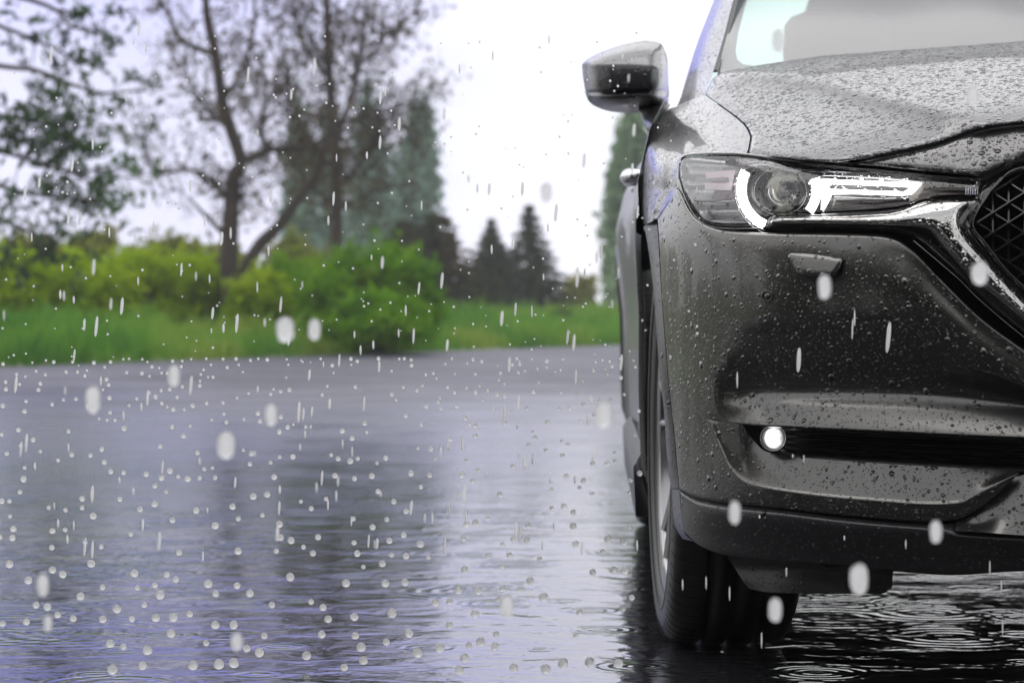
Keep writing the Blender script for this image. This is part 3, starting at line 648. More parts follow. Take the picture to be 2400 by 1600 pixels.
def rear_y(x): return float(pchip([p[0] for p in rear], [p[1] for p in rear], min(2950, max(1669, x))))
def ws_v(x, y):
    x_ = min(2950, max(1669, x)); dy = rear_y(x_)-y
    return 1.19+.16*min(1, (x_-1669)/900.)+dy*.00172+max(0, dy)**2*2.2e-6
WSR = []
for dy in (-30, 0, 60, 120, 200, 330, 430):
    r_ = []
    for f in (0, .08, .2, .35, .55, .8, 1):
        y0 = rear_y(1680)-dy; xl = float(np.interp(y0, [-262, 0, 102, 170, 205], [1812, 1728, 1702, 1682, 1672])); xr = cpx(1.38+dy*.0019); x = xl+(xr-xl)*f
        y = rear_y(x)-dy; r_.append((x, y, ws_v(x, y)))
    WSR.append(r_)
part('windshield', net(WSR, 60, 5, mode='v', skirt=0), M['windshield'], mirror=True)
fo = [(1684, 170), (1704, 102), (1730, 0), (1760, -90)]
fi = [(1800, -90), (1768, -20), (1752, 0), (1745, 20), (1730, 80), (1724, 120), (1728, 140), (1742, 151), (1765, 154), (1800, 155), (2000, 150), (2000, 175), (1800, 185), (1684, 190)]
part('windshield_band', poly([(1676, 196)]+fo+fi, lambda x, y, d: ws_v(x, y)+.03, 10, mode='v', skirt=0), M['frit'])
# cowl
part('cowl', net([[(x, rear_y(x)+34, ws_v(x, rear_y(x)+34)-.0) for x in (1672, 1900, 2300, 2560)], [(x, rear_y(x)+6, ws_v(x, rear_y(x)+6)+.05) for x in (1672, 1900, 2300, 2560)]], 20, 3, mode='v', skirt=0), M['plastic_dark'], mirror=True)
# interior
part('dashboard', merged(box(-.74, .74, 1.5, 1.95, .7, 1.045)), M['plastic_dark'], smooth=False)
def seat(u):
    b = Buf()
    def sl(cu, cv, cz, hu, hv, hz_, tilt=0):
        n = 8; Vv = []
        for i in range(n+1):
            for j in range(12):
                th = 2*math.pi*j/12; ph = -math.pi/2+math.pi*i/n
                x = math.copysign(abs(math.cos(ph)*math.cos(th))**.5, math.cos(ph)*math.cos(th)); y = math.copysign(abs(math.cos(ph)*math.sin(th))**.5, math.cos(ph)*math.sin(th)); z = math.copysign(abs(math.sin(ph))**.5, math.sin(ph))
                Vv.append(carw(cu+x*hu, cv+y*hv+tilt*z*hz_, cz+z*hz_))
        b.add(Vv, [(i*12+j, i*12+(j+1) % 12, (i+1)*12+(j+1) % 12, (i+1)*12+j) for i in range(n) for j in range(12)])
    sl(u, 2.45, .55, .26, .28, .09); sl(u, 2.72, .88, .26, .09, .33, .3); sl(u, 2.84, 1.29, .14, .06, .10, .1)
    return b.V(), b.f
for u in (-.37, .37): part('seat', seat(u), M['seat'])

# ------------------------------------------------------------------ side mirror
mr_ = part('side_mirror', net([
 [(1364, 152, 1.70), (1378, 138, 1.70), (1417, 119, 1.70), (1455, 106, 1.70), (1493, 98, 1.70), (1522, 96, 1.70), (1547, 102, 1.70), (1558, 119, 1.70)],
 [(1364, 153, 1.70), (1368, 147, 1.66), (1400, 136, 1.58), (1455, 124, 1.56), (1520, 118, 1.57), (1550, 126, 1.63), (1561, 131, 1.70)],
 [(1364, 154, 1.69), (1370, 150, 1.62), (1400, 147, 1.53), (1455, 144, 1.50), (1520, 146, 1.50), (1552, 156, 1.58), (1565, 150, 1.70)],
 [(1364, 156, 1.69), (1372, 156, 1.61), (1400, 154, 1.515), (1455, 152, 1.485), (1520, 155, 1.485), (1553, 164, 1.57), (1566, 160, 1.70)],
 [(1366, 180, 1.69), (1376, 182, 1.60), (1405, 182, 1.51), (1455, 180, 1.48), (1520, 182, 1.48), (1554, 186, 1.57), (1567, 185, 1.70)],
 [(1371, 209, 1.69), (1380, 211, 1.60), (1405, 211, 1.515), (1455, 209, 1.485), (1520, 206, 1.485), (1554, 208, 1.58), (1567, 205, 1.70)],
 [(1372, 214, 1.69), (1382, 217, 1.61), (1406, 217, 1.53), (1455, 215, 1.50), (1520, 212, 1.50), (1554, 214, 1.59), (1567, 212, 1.70)],
 [(1374, 222, 1.69), (1384, 226, 1.60), (1410, 227, 1.52), (1455, 225, 1.49), (1520, 224, 1.49), (1554, 226, 1.59), (1567, 222, 1.70)],
 [(1378, 235, 1.70), (1392, 242, 1.63), (1416, 246, 1.58), (1455, 246, 1.55), (1520, 240, 1.55), (1554, 238, 1.62), (1567, 234, 1.70)],
 [(1388, 245, 1.71), (1413, 257, 1.70), (1441, 263, 1.70), (1474, 265, 1.70), (1510, 262, 1.70), (1555, 252, 1.70), (1566, 242, 1.71)],
 ], 60, 5, mode='v', power=1, byx=False, skirt=0), M['mirror_plastic'])
mo = spl([(1364, 153), (1378, 138), (1417, 119), (1455, 106), (1493, 98), (1522, 96), (1547, 102), (1558, 119), (1565, 146), (1567, 194), (1567, 232), (1555, 252), (1510, 262), (1474, 265), (1441, 263), (1413, 257), (1388, 245), (1376, 230), (1371, 209), (1364, 153)], 4)[:-1]
part('mirror_shell_back', poly(mo, lambda x, y, d: 1.70+.03*min(1, d/10), 9, mode='v', skirt=0), M['plastic_dark'], mr_)
arm = net([[(1497, 258, 1.62), (1530, 250, 1.56), (1572, 243, 1.60)], [(1503, 276, 1.60), (1530, 264, 1.53), (1566, 257, 1.50)],
           [(1509, 292, 1.56), (1527, 280, 1.48), (1555, 268, 1.44)], [(1520, 311, 1.50), (1528, 300, 1.40), (1545, 280, 1.34)]], 14, 6, mode='v', power=1, skirt=.12)
part('mirror_arm', arm, M['mirror_plastic'], mr_)

# ------------------------------------------------------------------ headlight
hl = empty('headlight', W_v(1830, 450, .3)); hl.parent = car; hl.location = Vector(W_v(1830, 450, .3))-car.location
HLW = np.array(W_v(1830, 450, .3))
def hpart(name, VF, mt, smooth=True, parent=None):
    VF = orient(VF)
    V = np.asarray(VF[0])-HLW
    me = bpy.data.meshes.new(name); me.from_pydata([tuple(x) for x in V], [], [tuple(int(i) for i in f) for f in VF[1]]); me.update()
    if smooth: me.polygons.foreach_set('use_smooth', [True]*len(me.polygons))
    me.materials.append(mt); o = bpy.data.objects.new(name, me); COL.objects.link(o); o.parent = parent or hl
    return o
ltop = spl([(1591, 392), (1599, 372), (1633, 365), (1700, 364), (1746, 366), (1836, 379), (1881, 386), (2016, 398), (2151, 412), (2240, 420), (2303, 426)], 6)
lright = [(2303, 427), (2288, 458)]
lbot = spl([(2288, 460), (2240, 458), (2196, 461), (2160, 468), (2129, 479), (2061, 489), (1926, 496), (1830, 498), (1806, 503), (1792, 514), (1783, 528)], 6)
lbot2 = spl([(1783, 528), (1740, 531), (1700, 530), (1655, 523), (1628, 500), (1606, 460), (1594, 419), (1591, 392)], 6)[:-1]
lens_o = ltop+lright+lbot+lbot2
def lens_off(x, y, d): return .012+.012*math.exp(-d/5.)
hpart('lens', poly(lens_o, lens_off, 9, roll=3, skirt=.02), M['lens'])
# housing floor
def house_off(x, y, d): 
    return .05+.03*min(1, d/14.)
hpart('housing', poly(lens_o, house_off, 12, skirt=0), M['bezel_dark'])
# rubber seal around
def ribbon(path, wpx, off, mt, name, k=4, parent=None):
    P_ = np.array(spl(path, k)); T = np.gradient(P_, axis=0); Nn = np.stack([-T[:, 1], T[:, 0]], 1)/np.maximum(np.hypot(T[:, 0], T[:, 1]), 1e-6)[:, None]
    rows_ = []
    for f, o in ((-.5, off+.012), (-.38, off+.002), (0, off), (.38, off+.002), (.5, off+.012)):
        Q_ = P_+Nn*wpx*f; rows_.append(W_o(Q_[:, 0], Q_[:, 1], np.full(len(Q_), o)))
    return np.array(rows_).reshape(-1, 3), gridfaces(5, len(P_))
c = [(1590, 440), (1589, 405), (1597, 369), (1633, 361), (1700, 360), (1746, 362), (1836, 373), (1890, 380), (1971, 389), (2100, 402), (2220, 414), (2300, 420)]
part('headlight_seal', merged(ribbon(c, 7, .018, None, None), ribbon([(1880, 380), (1971, 388), (2100, 401), (2220, 412), (2300, 420)], 15, .022, None, None),
     ribbon([(1590, 420), (1602, 460), (1624, 502), (1652, 527), (1700, 536), (1783, 536)], 6, .016, None, None)), M['gloss_black'])
# silver reflector at the outer corner
def corner_off(x, y, d): return .045+.02*math.sin((x-1600)/140*math.pi*.5)+.006*math.sin(y/7.)
refl = spl([(1597, 400), (1606, 378), (1640, 370), (1740, 370), (1790, 378)], 5)+spl([(1790, 392), (1746, 398), (1722, 440), (1730, 480), (1760, 522)], 5)+spl([(1700, 524), (1658, 517), (1634, 496), (1612, 458), (1600, 425)], 5)
m = mat('reflector_silver', (.50, .50, .51), .3, .85); M['refl'] = m
hpart('reflector', poly(refl, corner_off, 7, skirt=0), M['refl'])
hpart('inner_brow', poly(spl([(1700, 372), (1760, 370), (1836, 384), (1900, 394), (2040, 405)], 5)+spl([(1990, 406), (1900, 404), (1850, 402), (1800, 390), (1740, 392), (1700, 384)], 5), lambda x, y, d: .028+.008*math.exp(-d/4), 8, skirt=.03), M['bezel'])
def ring_arc(cx, cy, r0, r1, a0, a1, off, n=40, dome=.006, ey=1.0):
    rows_ = []
    for f in np.linspace(0, 1, 7):
        rr = r0+(r1-r0)*f; th = np.radians(np.linspace(a0, a1, n)); o = off-dome*math.sin(math.pi*f)
        rows_.append(W_o(cx+rr*np.cos(th), cy+ey*rr*np.sin(th), np.full(n, o)))
    return np.array(rows_).reshape(-1, 3), gridfaces(7, n, True)
CX, CY = 1829, 441
# dark bowl
hpart('bowl', ring_arc(CX, CY+8, 44, 84, 0, 360, .05, 60, -.02, .76), M['bezel_dark'])
hpart('bowl_rim', merged(ring_arc(CX, CY+8, 60, 63, 0, 360, .045, 60, .004, .9), ring_arc(CX, CY+6, 78, 81, 110, 250, .036, 60, .004), ring_arc(CX, CY+6, 104, 108, 110, 215, .036, 60, .004)), M['chrome_clean'])
# projector lens
pl_ = []
for i in range(9):
    rr = 48*i/8; th = np.linspace(0, 2*math.pi, 33); pl_.append(W_o(CX+3+rr*np.cos(th), CY+8+rr*np.sin(th), np.full(33, .028+.03*(i/8)**2)))
m = mat('projector_glass', (.20, .20, .19), .03, 0, 1.0); M['proj'] = m; nt = m.node_tree
nd = N(nt, 'ShaderNodeNewGeometry'); r_ = N(nt, 'ShaderNodeValToRGB'); r_.color_ramp.elements[0].color = (.02, .02, .022, 1); r_.color_ramp.elements[1].color = (.55, .55, .48, 1); r_.color_ramp.elements[0].position = .48; r_.color_ramp.elements[1].position = .6
L(nt, noise_fac(nt, nd.outputs['Position'], 22, 2, .4), r_.inputs[0]); L(nt, r_.outputs[0], nt.nodes['Principled BSDF'].inputs['Base Color'])
hpart('projector_lens', (np.array(pl_).reshape(-1, 3), gridfaces(9, 33)), M['proj'])
# halo light guides
hpart('daytime_light', ring_arc(CX, CY+2, 80, 103, 113, 207, .03, 50), M['lamp'])
hpart('daytime_light', ring_arc(CX, CY+2, 74, 96, -17, 38, .03, 30), M['lamp'])
# two-bar light running to the grille, with slit
bar = [(1926, 419), (1960, 421), (2060, 426), (2161, 432), (2150, 444), (2133, 457), (2118, 459), (2000, 455), (1950, 457), (1944, 470), (1930, 492), (1922, 492)]
slit_top = [(1926, 419), (2060, 425), (2161, 431), (2150, 444), (2134, 441), (2060, 437), (1944, 433), (1926, 433)]
slit_bot = [(1926, 433), (1944, 433), (1944, 443), (2060, 447), (2118, 449), (2134, 441), (2150, 444), (2134, 457), (2118, 459), (2000, 455), (1950, 456), (1944, 470), (1932, 492), (1924, 492)]
hpart('daytime_light', merged(poly([(x, y-1.5 if y > 430 else y) for x, y in slit_top], .03, 6, skirt=.01), poly(slit_bot, .0301, 6, skirt=.01)), M['lamp'], smooth=False)
# thin outer frame of that light
hpart('light_frame', merged(ribbon([(1926, 411), (2000, 414), (2080, 419), (2166, 428)], 3, .028, None, None), ribbon([(1955, 462), (2060, 466), (2130, 463)], 3, .03, None, None)), M['chrome_clean'])
# dim bars on the outer side
hpart('side_light', merged(poly([(1652, 404), (1722, 399), (1716, 415), (1656, 418)], .03, 6, skirt=.01), poly([(1652, 430), (1714, 428), (1712, 446), (1652, 444)], .03, 6, skirt=.01), poly([(1714, 404), (1723, 400), (1714, 446), (1706, 444)], .029, 6, skirt=.01)), M['lamp_dim'], smooth=False)
# amber part and ribbed end
hpart('turn_signal', poly([(2140, 438), (2170, 428), (2260, 425), (2262, 455), (2196, 457), (2130, 472), (1990, 488), (1948, 488), (1956, 468), (2100, 468), (2134, 462)], .042, 8, skirt=0), M['amber'])
rb = [poly([(2264+i*5.5, 425), (2266.5+i*5.5, 425), (2264.5+i*5.5, 456), (2262+i*5.5, 456)], .028, 6, skirt=.01) for i in range(6)]
hpart('reflector_ribs', merged(*rb), M['bezel'], smooth=False)
for i, (x0, y0, x1, y1) in enumerate(((1628, 470, 1715, 466), (1640, 488, 1722, 488), (1655, 505, 1735, 508))):
    hpart('reflector_step', ribbon([(x0, y0), ((x0+x1)/2, y0+1), (x1, y1)], 4, .035, None, None), M['bezel'])
for p in [(1655, 460)]: pass

# ------------------------------------------------------------------ chrome wing trim and black surround
wing_top = spl([(1806, 519), (1822, 510), (1926, 507), (2061, 501), (2110, 494), (2140, 484), (2187, 471), (2230, 468), (2268, 472)], 5)
wing_right = spl([(2270, 474), (2256, 490), (2248, 508), (2250, 530), (2268, 562), (2330, 630), (2400, 703), (2560, 850), (2640, 885), (2750, 898), (2950, 900)], 5)
wing_low = spl([(2950, 935), (2750, 932), (2600, 920), (2520, 870), (2400, 757), (2293, 668), (2249, 624), (2210, 580), (2192, 556), (2178, 542)], 5)+spl([(2160, 537), (2100, 534), (2016, 530), (1900, 527), (1808, 525)], 5)
def wing_off(x, y, d):
    # convex blade with its ridge between the edges
    return .012-.018*(1-math.exp(-d/9.))
part('chrome_trim', poly(wing_top+wing_right+wing_low, wing_off, 7, roll=3), M['chrome'], mirror=True)
# dark gloss bed below the chrome
bed = spl([(1784, 536), (1794, 518), (1810, 505), (1830, 500), (1926, 500), (2061, 494), (2129, 484), (2165, 472), (2196, 465), (2240, 462), (2286, 463)], 4)+spl([(2292, 468), (2300, 480), (2284, 510), (2279, 530), (2311, 571), (2352, 624), (2400, 672), (2560, 820), (2650, 862), (2750, 874), (2950, 876)], 4)+spl([(2950, 975), (2720, 968), (2600, 935), (2400, 786), (2293, 695), (2205, 612), (2150, 566), (2110, 552), (2061, 546), (1971, 543), (1791, 541)], 4)
def bed_off(x, y, d): return .020+.012*math.exp(-d/4.)
part('grille_surround', poly(bed, bed_off, 9, roll=3), M['gloss_black'], mirror=True)
# thin bright bead on the bumper side of the gap
part('trim_bead', merged(ribbon([(2141, 564), (2205, 618), (2249, 656), (2293, 700), (2400, 790), (2560, 905)], 3.0, .012, None, None)), M['chrome_clean'])
# rim of the grille opening
part('grille_rim', merged(ribbon([(2950, 350), (2600, 366), (2400, 392), (2352, 414), (2322, 446), (2298, 482), (2280, 528), (2311, 571), (2352, 624), (2400, 672), (2560, 820), (2650, 858), (2950, 872)], 4, .012, None, None)), M['gloss_black'], mirror=True)
# surround above: dark corner between lamp and grille
part('grille_corner', poly([(2286, 462), (2305, 427), (2330, 412), (2366, 396), (2400, 386), (2400, 396), (2352, 418), (2323, 448), (2300, 483), (2292, 470)], .03, 8, skirt=.03), M['gloss_black'])
# grille lattice
gp = [(2400, 390), (2352, 414), (2322, 446), (2298, 482), (2280, 528), (2311, 571), (2352, 624), (2400, 672), (2560, 820), (2650, 858), (2950, 872), (2950, 352), (2600, 368)]
def in_poly(x, y, P_):
    c = False
    for i in range(len(P_)):
        a, b_ = P_[i], P_[i-1]
        if (a[1] > y) != (b_[1] > y) and x < (b_[0]-a[0])*(y-a[1])/(b_[1]-a[1])+a[0]: c = not c
    return c
gb = Buf()
def fin(x0, y0, x1, y1, wpx, o0, o1, flat=0):
    dx, dy = x1-x0, y1-y0; l = math.hypot(dx, dy); nx, ny = -dy/l*wpx/2, dx/l*wpx/2
    P_ = [(x0+nx*.45, y0+ny*.45, o0), (x0-nx*.45, y0-ny*.45, o0), (x0-nx, y0-ny, o1), (x0+nx, y0+ny, o1), (x1+nx*.45, y1+ny*.45, o0), (x1-nx*.45, y1-ny*.45, o0), (x1-nx, y1-ny, o1), (x1+nx, y1+ny, o1)]
    P_ = np.array(P_); gb.add(W_o(P_[:, 0], P_[:, 1], P_[:, 2]), [(0, 1, 5, 4), (1, 2, 6, 5), (3, 0, 4, 7)])
cw, rh = 37, 47
for i in range(-1, 20):
    for j in range(-1, 14):
        x = 2290+i*cw; y = 380+j*rh+(rh/2 if i % 2 else 0)
        def ok(a, b_): return in_poly(a[0], a[1], gp) and in_poly(b_[0], b_[1], gp)
        for (x2, y2, wp, o0) in ((x, y+rh, 9, .045), (x+cw, y+rh/2, 6.5, .036), (x+cw, y-rh/2, 6.5, .030)):
            a, b_ = (x, y), (x2, y2)
            if in_poly((x+x2)/2, (y+y2)/2, gp):
                fin(a[0], a[1], b_[0], b_[1], wp, o0, .075)
m = mat('grille_plastic', (.030, .029, .033), .25, 0, .5); M['grille'] = m
part('grille', (gb.V(), gb.f), M['grille'], mirror=True, smooth=False)
part('grille_backing', poly(gp, .082, 30, skirt=0), M['black'], mirror=True)

# ------------------------------------------------------------------ small things on the bumper
wc = spl([(1844, 602), (1850, 593), (1870, 592), (1920, 596), (1960, 602), (1975, 607), (1974, 618), (1962, 640), (1950, 650), (1930, 652), (1890, 650), (1872, 644), (1862, 632), (1853, 614), (1844, 602)], 4)[:-1]
part('washer_cover', poly(wc, lambda x, y, d: -.0128-.009*(1-math.exp(-d/4.))-.010*max(0, (y-600)/50), 5, roll=2.5, skirt=.03), M['paint_bumper'])
part('washer_cover_gap', poly([(1908+(x-1908)*1.035, 622.8+(y-622)*1.08) for x, y in wc], -.0118, 7, skirt=.0), M['black'])
def disc(cx, cy, r, off, dome=0, n=32, rings_=5, ey=1.0):
    out = []
    for i in range(rings_+1):
        rr = r*i/rings_; th = np.linspace(0, 2*math.pi, n+1); out.append(W_o(cx+rr*np.cos(th), cy+ey*rr*np.sin(th), np.full(n+1, off-dome*(1-(i/rings_)**2))))
    return np.array(out).reshape(-1, 3), gridfaces(rings_+1, n+1)
ps = part('parking_sensor', merged(ring_arc(1797, 694, 10, 14.5, 0, 360, -.0085, 40, .004), disc(1797, 694, 8, -.0095, .002)), M['paint_bumper'])
mesh('sensor_ring', *orient(disc(1797, 694, 18, -.0078)), M['black'], ps)
fl_ = part('fog_light', merged(ring_arc(1812, 1026, 26, 32, 0, 360, .035, 40, .008), ring_arc(1812, 1026, 29, 31, 0, 360, .025, 40, .02)), M['bezel'])
hb = fl_
m = M['fog']
fc_ = W_o(1812, 1026, .028); V_, F_ = disc(1812, 1026, 26, .032, .012)
fl2 = mesh('fog_lens', V_, F_, M['fog'], hb); fl2.data.transform(Matrix.Translation(-(Vector(fc_)-car.location))); fl2.location = Vector(fc_)-car.location; PARBASE[fl2.name] = np.array(fc_)
mesh('fog_bulb_cover', *orient(disc(1810, 1029, 9, .018, .004)), M['lamp'], hb)
part('air_deflector', net([[(1690, 1280, .20), (1900, 1302, .20), (2098, 1320, .20)], [(1706, 1306, .26), (1900, 1324, .26), (2094, 1340, .26)], [(1722, 1330, .29), (1900, 1336, .28), (2092, 1346, .29)], [(1742, 1362, .285), (1900, 1366, .27), (2092, 1368, .285)], [(1757, 1380, .29), (1800, 1388, .275), (1900, 1390, .27), (2069, 1391, .275), (2088, 1378, .29)], [(1757, 1380, .40), (1900, 1388, .40), (2086, 1380, .40)]], 40, 4, skirt=0), M['cladding'])
part('skid_panel', net([[(1640, 1272, .10), (2100, 1335, .12), (2950, 1335, .12)], [(1640, 1262, .5), (2100, 1300, .5), (2950, 1300, .5)]], 20, 3, skirt=0), M['black'], mirror=True)

# ------------------------------------------------------------------ wheels
def wheel(cv, steer, side=-1):
    cu = -.762 if side < 0 else .762
    cs, sn = math.cos(steer), math.sin(steer)
    def P3(a, r, th):  # a = across (negative outwards), r radius, th angle
        v = r*math.cos(th); z = r*math.sin(th); a = a*(-side)
        return carw(cu+a*cs+v*sn, cv-a*sn+v*cs, WZ+z)
    t = Buf(); prof = [(-.085, .245), (-.105, .262), (-.116, .30), (-.117, .325), (-.106, .350), (-.090, .361), (-.060, .3645)]
    for g in (-.048, 0, .048): prof += [(g-.007, .3655), (g-.006, .357), (g+.006, .357), (g+.007, .3655)]
    prof += [(.060, .3645), (.090, .361), (.106, .350), (.117, .325), (.112, .29), (.09, .25)]
    n = 96; t.add([P3(a, r, 2*math.pi*k/n) for a, r in prof for k in range(n)], [(i*n+k, i*n+(k+1) % n, (i+1)*n+(k+1) % n, (i+1)*n+k) for i in range(len(prof)-1) for k in range(n)])
    for k in range(84):
        th = 2*math.pi*k/84; ln_ = .018
        pa = [(-.1165, .335), (-.111, .349), (-.100, .3585), (-.086, .3632), (-.064, .3655)]
        V_ = []
        for m_i, (a_, r_) in enumerate(pa):
            for dt, dr in ((0, 0), (.006, .0012), (.012, 0)): V_.append(P3(a_-dr*.6, r_+dr, th+dt+.006*m_i))
        t.add(V_, [(i*3+j, i*3+j+1, i*3+j+4, i*3+j+3) for i in range(4) for j in range(2)])
    for rr_, aa_ in ((.300, -.1165), (.272, -.108)):
        t.add([P3(aa_+da, rr_+dr, 2*math.pi*k/n) for da, dr in ((0, -.003), (-.0018, 0), (0, .003)) for k in range(n)], [(i*n+k, i*n+(k+1) % n, (i+1)*n+(k+1) % n, (i+1)*n+k) for i in range(2) for k in range(n)])
    r = Buf(); pr = [(-.098, .252), (-.104, .246), (-.096, .238), (-.07, .232), (.08, .225), (.10, .24)]
    r.add([P3(a, q, 2*math.pi*k/n) for a, q in pr for k in range(n)], [(i*n+k, i*n+(k+1) % n, (i+1)*n+(k+1) % n, (i+1)*n+k) for i in range(len(pr)-1) for k in range(n)])
    for s in range(5):
        for dd in (-.16, .16):
            th = 2*math.pi*s/5+.3
            th0, th1 = th+dd*.6, th+dd*1.1
            ww0, ww1 = .16, .055
            r.add([P3(-.080, .05, th0-ww0*1.2), P3(-.088, .05, th0), P3(-.080, .05, th0+ww0*1.2), P3(-.080, .15, th0-ww0*.5), P3(-.094, .15, th0), P3(-.080, .15, th0+ww0*.5), P3(-.090, .24, th1-ww1), P3(-.102, .24, th1), P3(-.09, .24, th1+ww1), P3(-.05, .05, th0), P3(-.05, .15, th0), P3(-.06, .24, th1)],
                  [(0, 1, 4, 3), (1, 2, 5, 4), (3, 4, 7, 6), (4, 5, 8, 7), (0, 3, 10, 9), (3, 6, 11, 10), (2, 9, 10, 5), (5, 10, 11, 8)])
    r.add([P3(a, q, 2*math.pi*k/24) for a, q in ((-.09, .001), (-.092, .03), (-.084, .055), (-.05, .06)) for k in range(24)], [(i*24+k, i*24+(k+1) % 24, (i+1)*24+(k+1) % 24, (i+1)*24+k) for i in range(3) for k in range(24)])
    d = Buf(); d.add([P3(a, q, 2*math.pi*k/36) for a, q in ((-.03, .02), (-.03, .16), (-.02, .165)) for k in range(36)], [(i*36+k, i*36+(k+1) % 36, (i+1)*36+(k+1) % 36, (i+1)*36+k) for i in range(2) for k in range(36)])
    ctr = carw(cu, cv, WZ); e = empty('wheel', Vector(ctr)-car.location); e.parent = car
    for nm, bf, mt in (('tyre', t, M['tyre']), ('rim', r, M['rim']), ('brake_disc', d, M['bezel'])):
        V = bf.V()-np.array(ctr); me = bpy.data.meshes.new(nm); me.from_pydata([tuple(x) for x in V], [], bf.f); me.update()
        me.polygons.foreach_set('use_smooth', [True]*len(me.polygons)); me.materials.append(mt)
        o = bpy.data.objects.new(nm, me); COL.objects.link(o); o.parent = e
wheel(WV, R(-2.6)); wheel(RV, 0); wheel(WV, R(-2.6), 1); wheel(RV, 0, 1)

# mirrored twins of the one-sided parts (the far side of the car)
def twin(o, parent):
    c = o.copy(); COL.objects.link(c)
    if o.type == 'MESH':
        me = o.data.copy(); base = np.array(o.matrix_world.translation)
        n = len(me.vertices); co = np.empty(n*3); me.vertices.foreach_get('co', co); co = co.reshape(-1, 3)
        wv_ = flip_u(co+WORLD[o.name]) 
        me.vertices.foreach_set('co', (wv_-np.array(WPOS(parent))).ravel()); me.flip_normals(); me.update(); c.data = me
        c.location = (0, 0, 0)
    else:
        wp = flip_u(np.array([WPOS(o)]))[0]; c.location = Vector(wp)-Vector(WPOS(parent))
    c.parent = parent
    for ch in list(o.children): twin(ch, c)
    return c
def WPOS(o):
    p = Vector((0, 0, 0)); q = o
    while q is not None: p += q.location; q = q.parent
    return tuple(p)
WORLD = {}
for o in bpy.data.objects:
    WORLD[o.name] = np.array(WPOS(o))
for nm in ('fender', 'wheel_arch_trim', 'wheel_arch_trim.001', 'wheel_arch_trim.002', 'side_panel', 'door', 'sill_trim', 'side_mirror', 'headlight', 'washer_cover', 'washer_cover_gap', 'parking_sensor', 'fog_light', 'windshield_band', 'air_deflector', 'windshield_pillar', 'windshield_seal', 'arch_end_cap', 'wheel_liner', 'side_window', 'roof_rail', 'headlight_seal', 'grille_corner', 'trim_bead', 'door_pillar', 'door_pillar.001', 'door_pillar.002', 'rear_quarter_panel'):
    o = bpy.data.objects.get(nm)
    if o: twin(o, car)

# ------------------------------------------------------------------ ground
P0 = np.array([-5.8, 30.0]); DV = np.array([7.8, 21.0]); DV /= np.hypot(*DV); NV = np.array([-DV[1], DV[0]])
def vz(t, s=0):
    return .50*(1-math.exp(-max(t, 0)/3.4)) if t > 0 else -.02
def st(x, y): d = np.array([x, y])-P0; return float(d@DV), float(d@NV)
def gz(x, y): s, t = st(x, y); return vz(t)
xs_ = [-340, -200, -60, -20, 0, 20, 60, 200, 340]
V = [(x, y, 0) for y in (-200, -60, -20, 0, 10, 20, 60, 200, 440) for x in xs_]
g = mesh('road', V, gridfaces(9, 9, True), M['road'], smooth=False); tag(g, kind='structure')
V = []; ss = np.concatenate([np.linspace(-110, -30, 12), np.linspace(-28, 70, 90), np.linspace(80, 330, 12)]); tt = np.concatenate([[-.4, 0], np.linspace(.3, 14, 32), [18, 25, 40, 80, 150, 200]])
for s in ss:
    e_ = .35*noise.noise((s*.35, 3.1, 0))+.15*noise.noise((s*1.3, 7, 0))
    for t in tt:
        p = P0+DV*s+NV*(t+e_*(1 if t < 10 else 0)); z = vz(t)+(.05*noise.noise((p[0]*.9, p[1]*.9, 0)) if t > .5 else 0); V.append((p[0], p[1], z))
g = mesh('ground', V, gridfaces(len(ss), len(tt)), M['verge']); tag(g, kind='structure')

# ------------------------------------------------------------------ foliage helpers
def leaves(C_, size, asp=1.6, droop=0.):
    C_ = np.asarray(C_); n = len(C_); a = rng.normal(size=(n, 3)); a /= np.linalg.norm(a, axis=1)[:, None]
    b_ = rng.normal(size=(n, 3)); b_ -= (a*b_).sum(1)[:, None]*a; b_ /= np.linalg.norm(b_, axis=1)[:, None]
    s = size*rng.uniform(.55, 1.3, n)[:, None]; a = a*s*asp/2; b_ = b_*s/2
    V = np.stack([C_-a, C_+b_*.9-a*.1, C_+a, C_-b_*.9-a*.1], 1).reshape(-1, 3)
    return V, [(4*i, 4*i+1, 4*i+2, 4*i+3) for i in range(n)]
def blob(c, r, n, clumps=14, cr=.34, flat=1.0, low=-1):
    """points clustered in clumps over an ellipsoid"""
    c = np.array(c); r = np.array(r); cc = rng.normal(size=(clumps, 3)); cc /= np.linalg.norm(cc, axis=1)[:, None]; cc *= rng.uniform(.35, .95, clumps)[:, None]**.6
    cc[:, 2] = np.maximum(cc[:, 2], low)
    k = rng.integers(0, clumps, n); d = rng.normal(size=(n, 3))*cr*rng.uniform(.5, 1.1, clumps)[k][:, None]
    return c+(cc[k]+d)*r
def twigs(buf, path, rad, n, ln, tips, depth=0, up=.25, start=.15, spread=1.0):
    P_ = np.array(path)
    for _ in range(n):
        f = rng.uniform(start, 1)*(len(P_)-1); i = min(int(f), len(P_)-2); q = P_[i]+(P_[i+1]-P_[i])*(f-i)
        t = P_[i+1]-P_[i]; t /= max(np.linalg.norm(t), 1e-6); d = rng.normal(size=3)*spread+t*.6+np.array([0, 0, up]); d /= np.linalg.norm(d)
        l = ln*rng.uniform(.5, 1.2); pts = [q]; 
        for k in range(4):
            d = d+rng.normal(size=3)*.22+np.array([0, 0, up*.3]); d /= np.linalg.norm(d); pts.append(pts[-1]+d*l/4)
        tube(buf, pts, [rad*(1-.2*k) for k in range(5)], 4, False)
        if depth > 0: twigs(buf, pts, rad*.55, 4, ln*.5, tips, depth-1, up, .3, spread)
        else: tips += pts[2:]
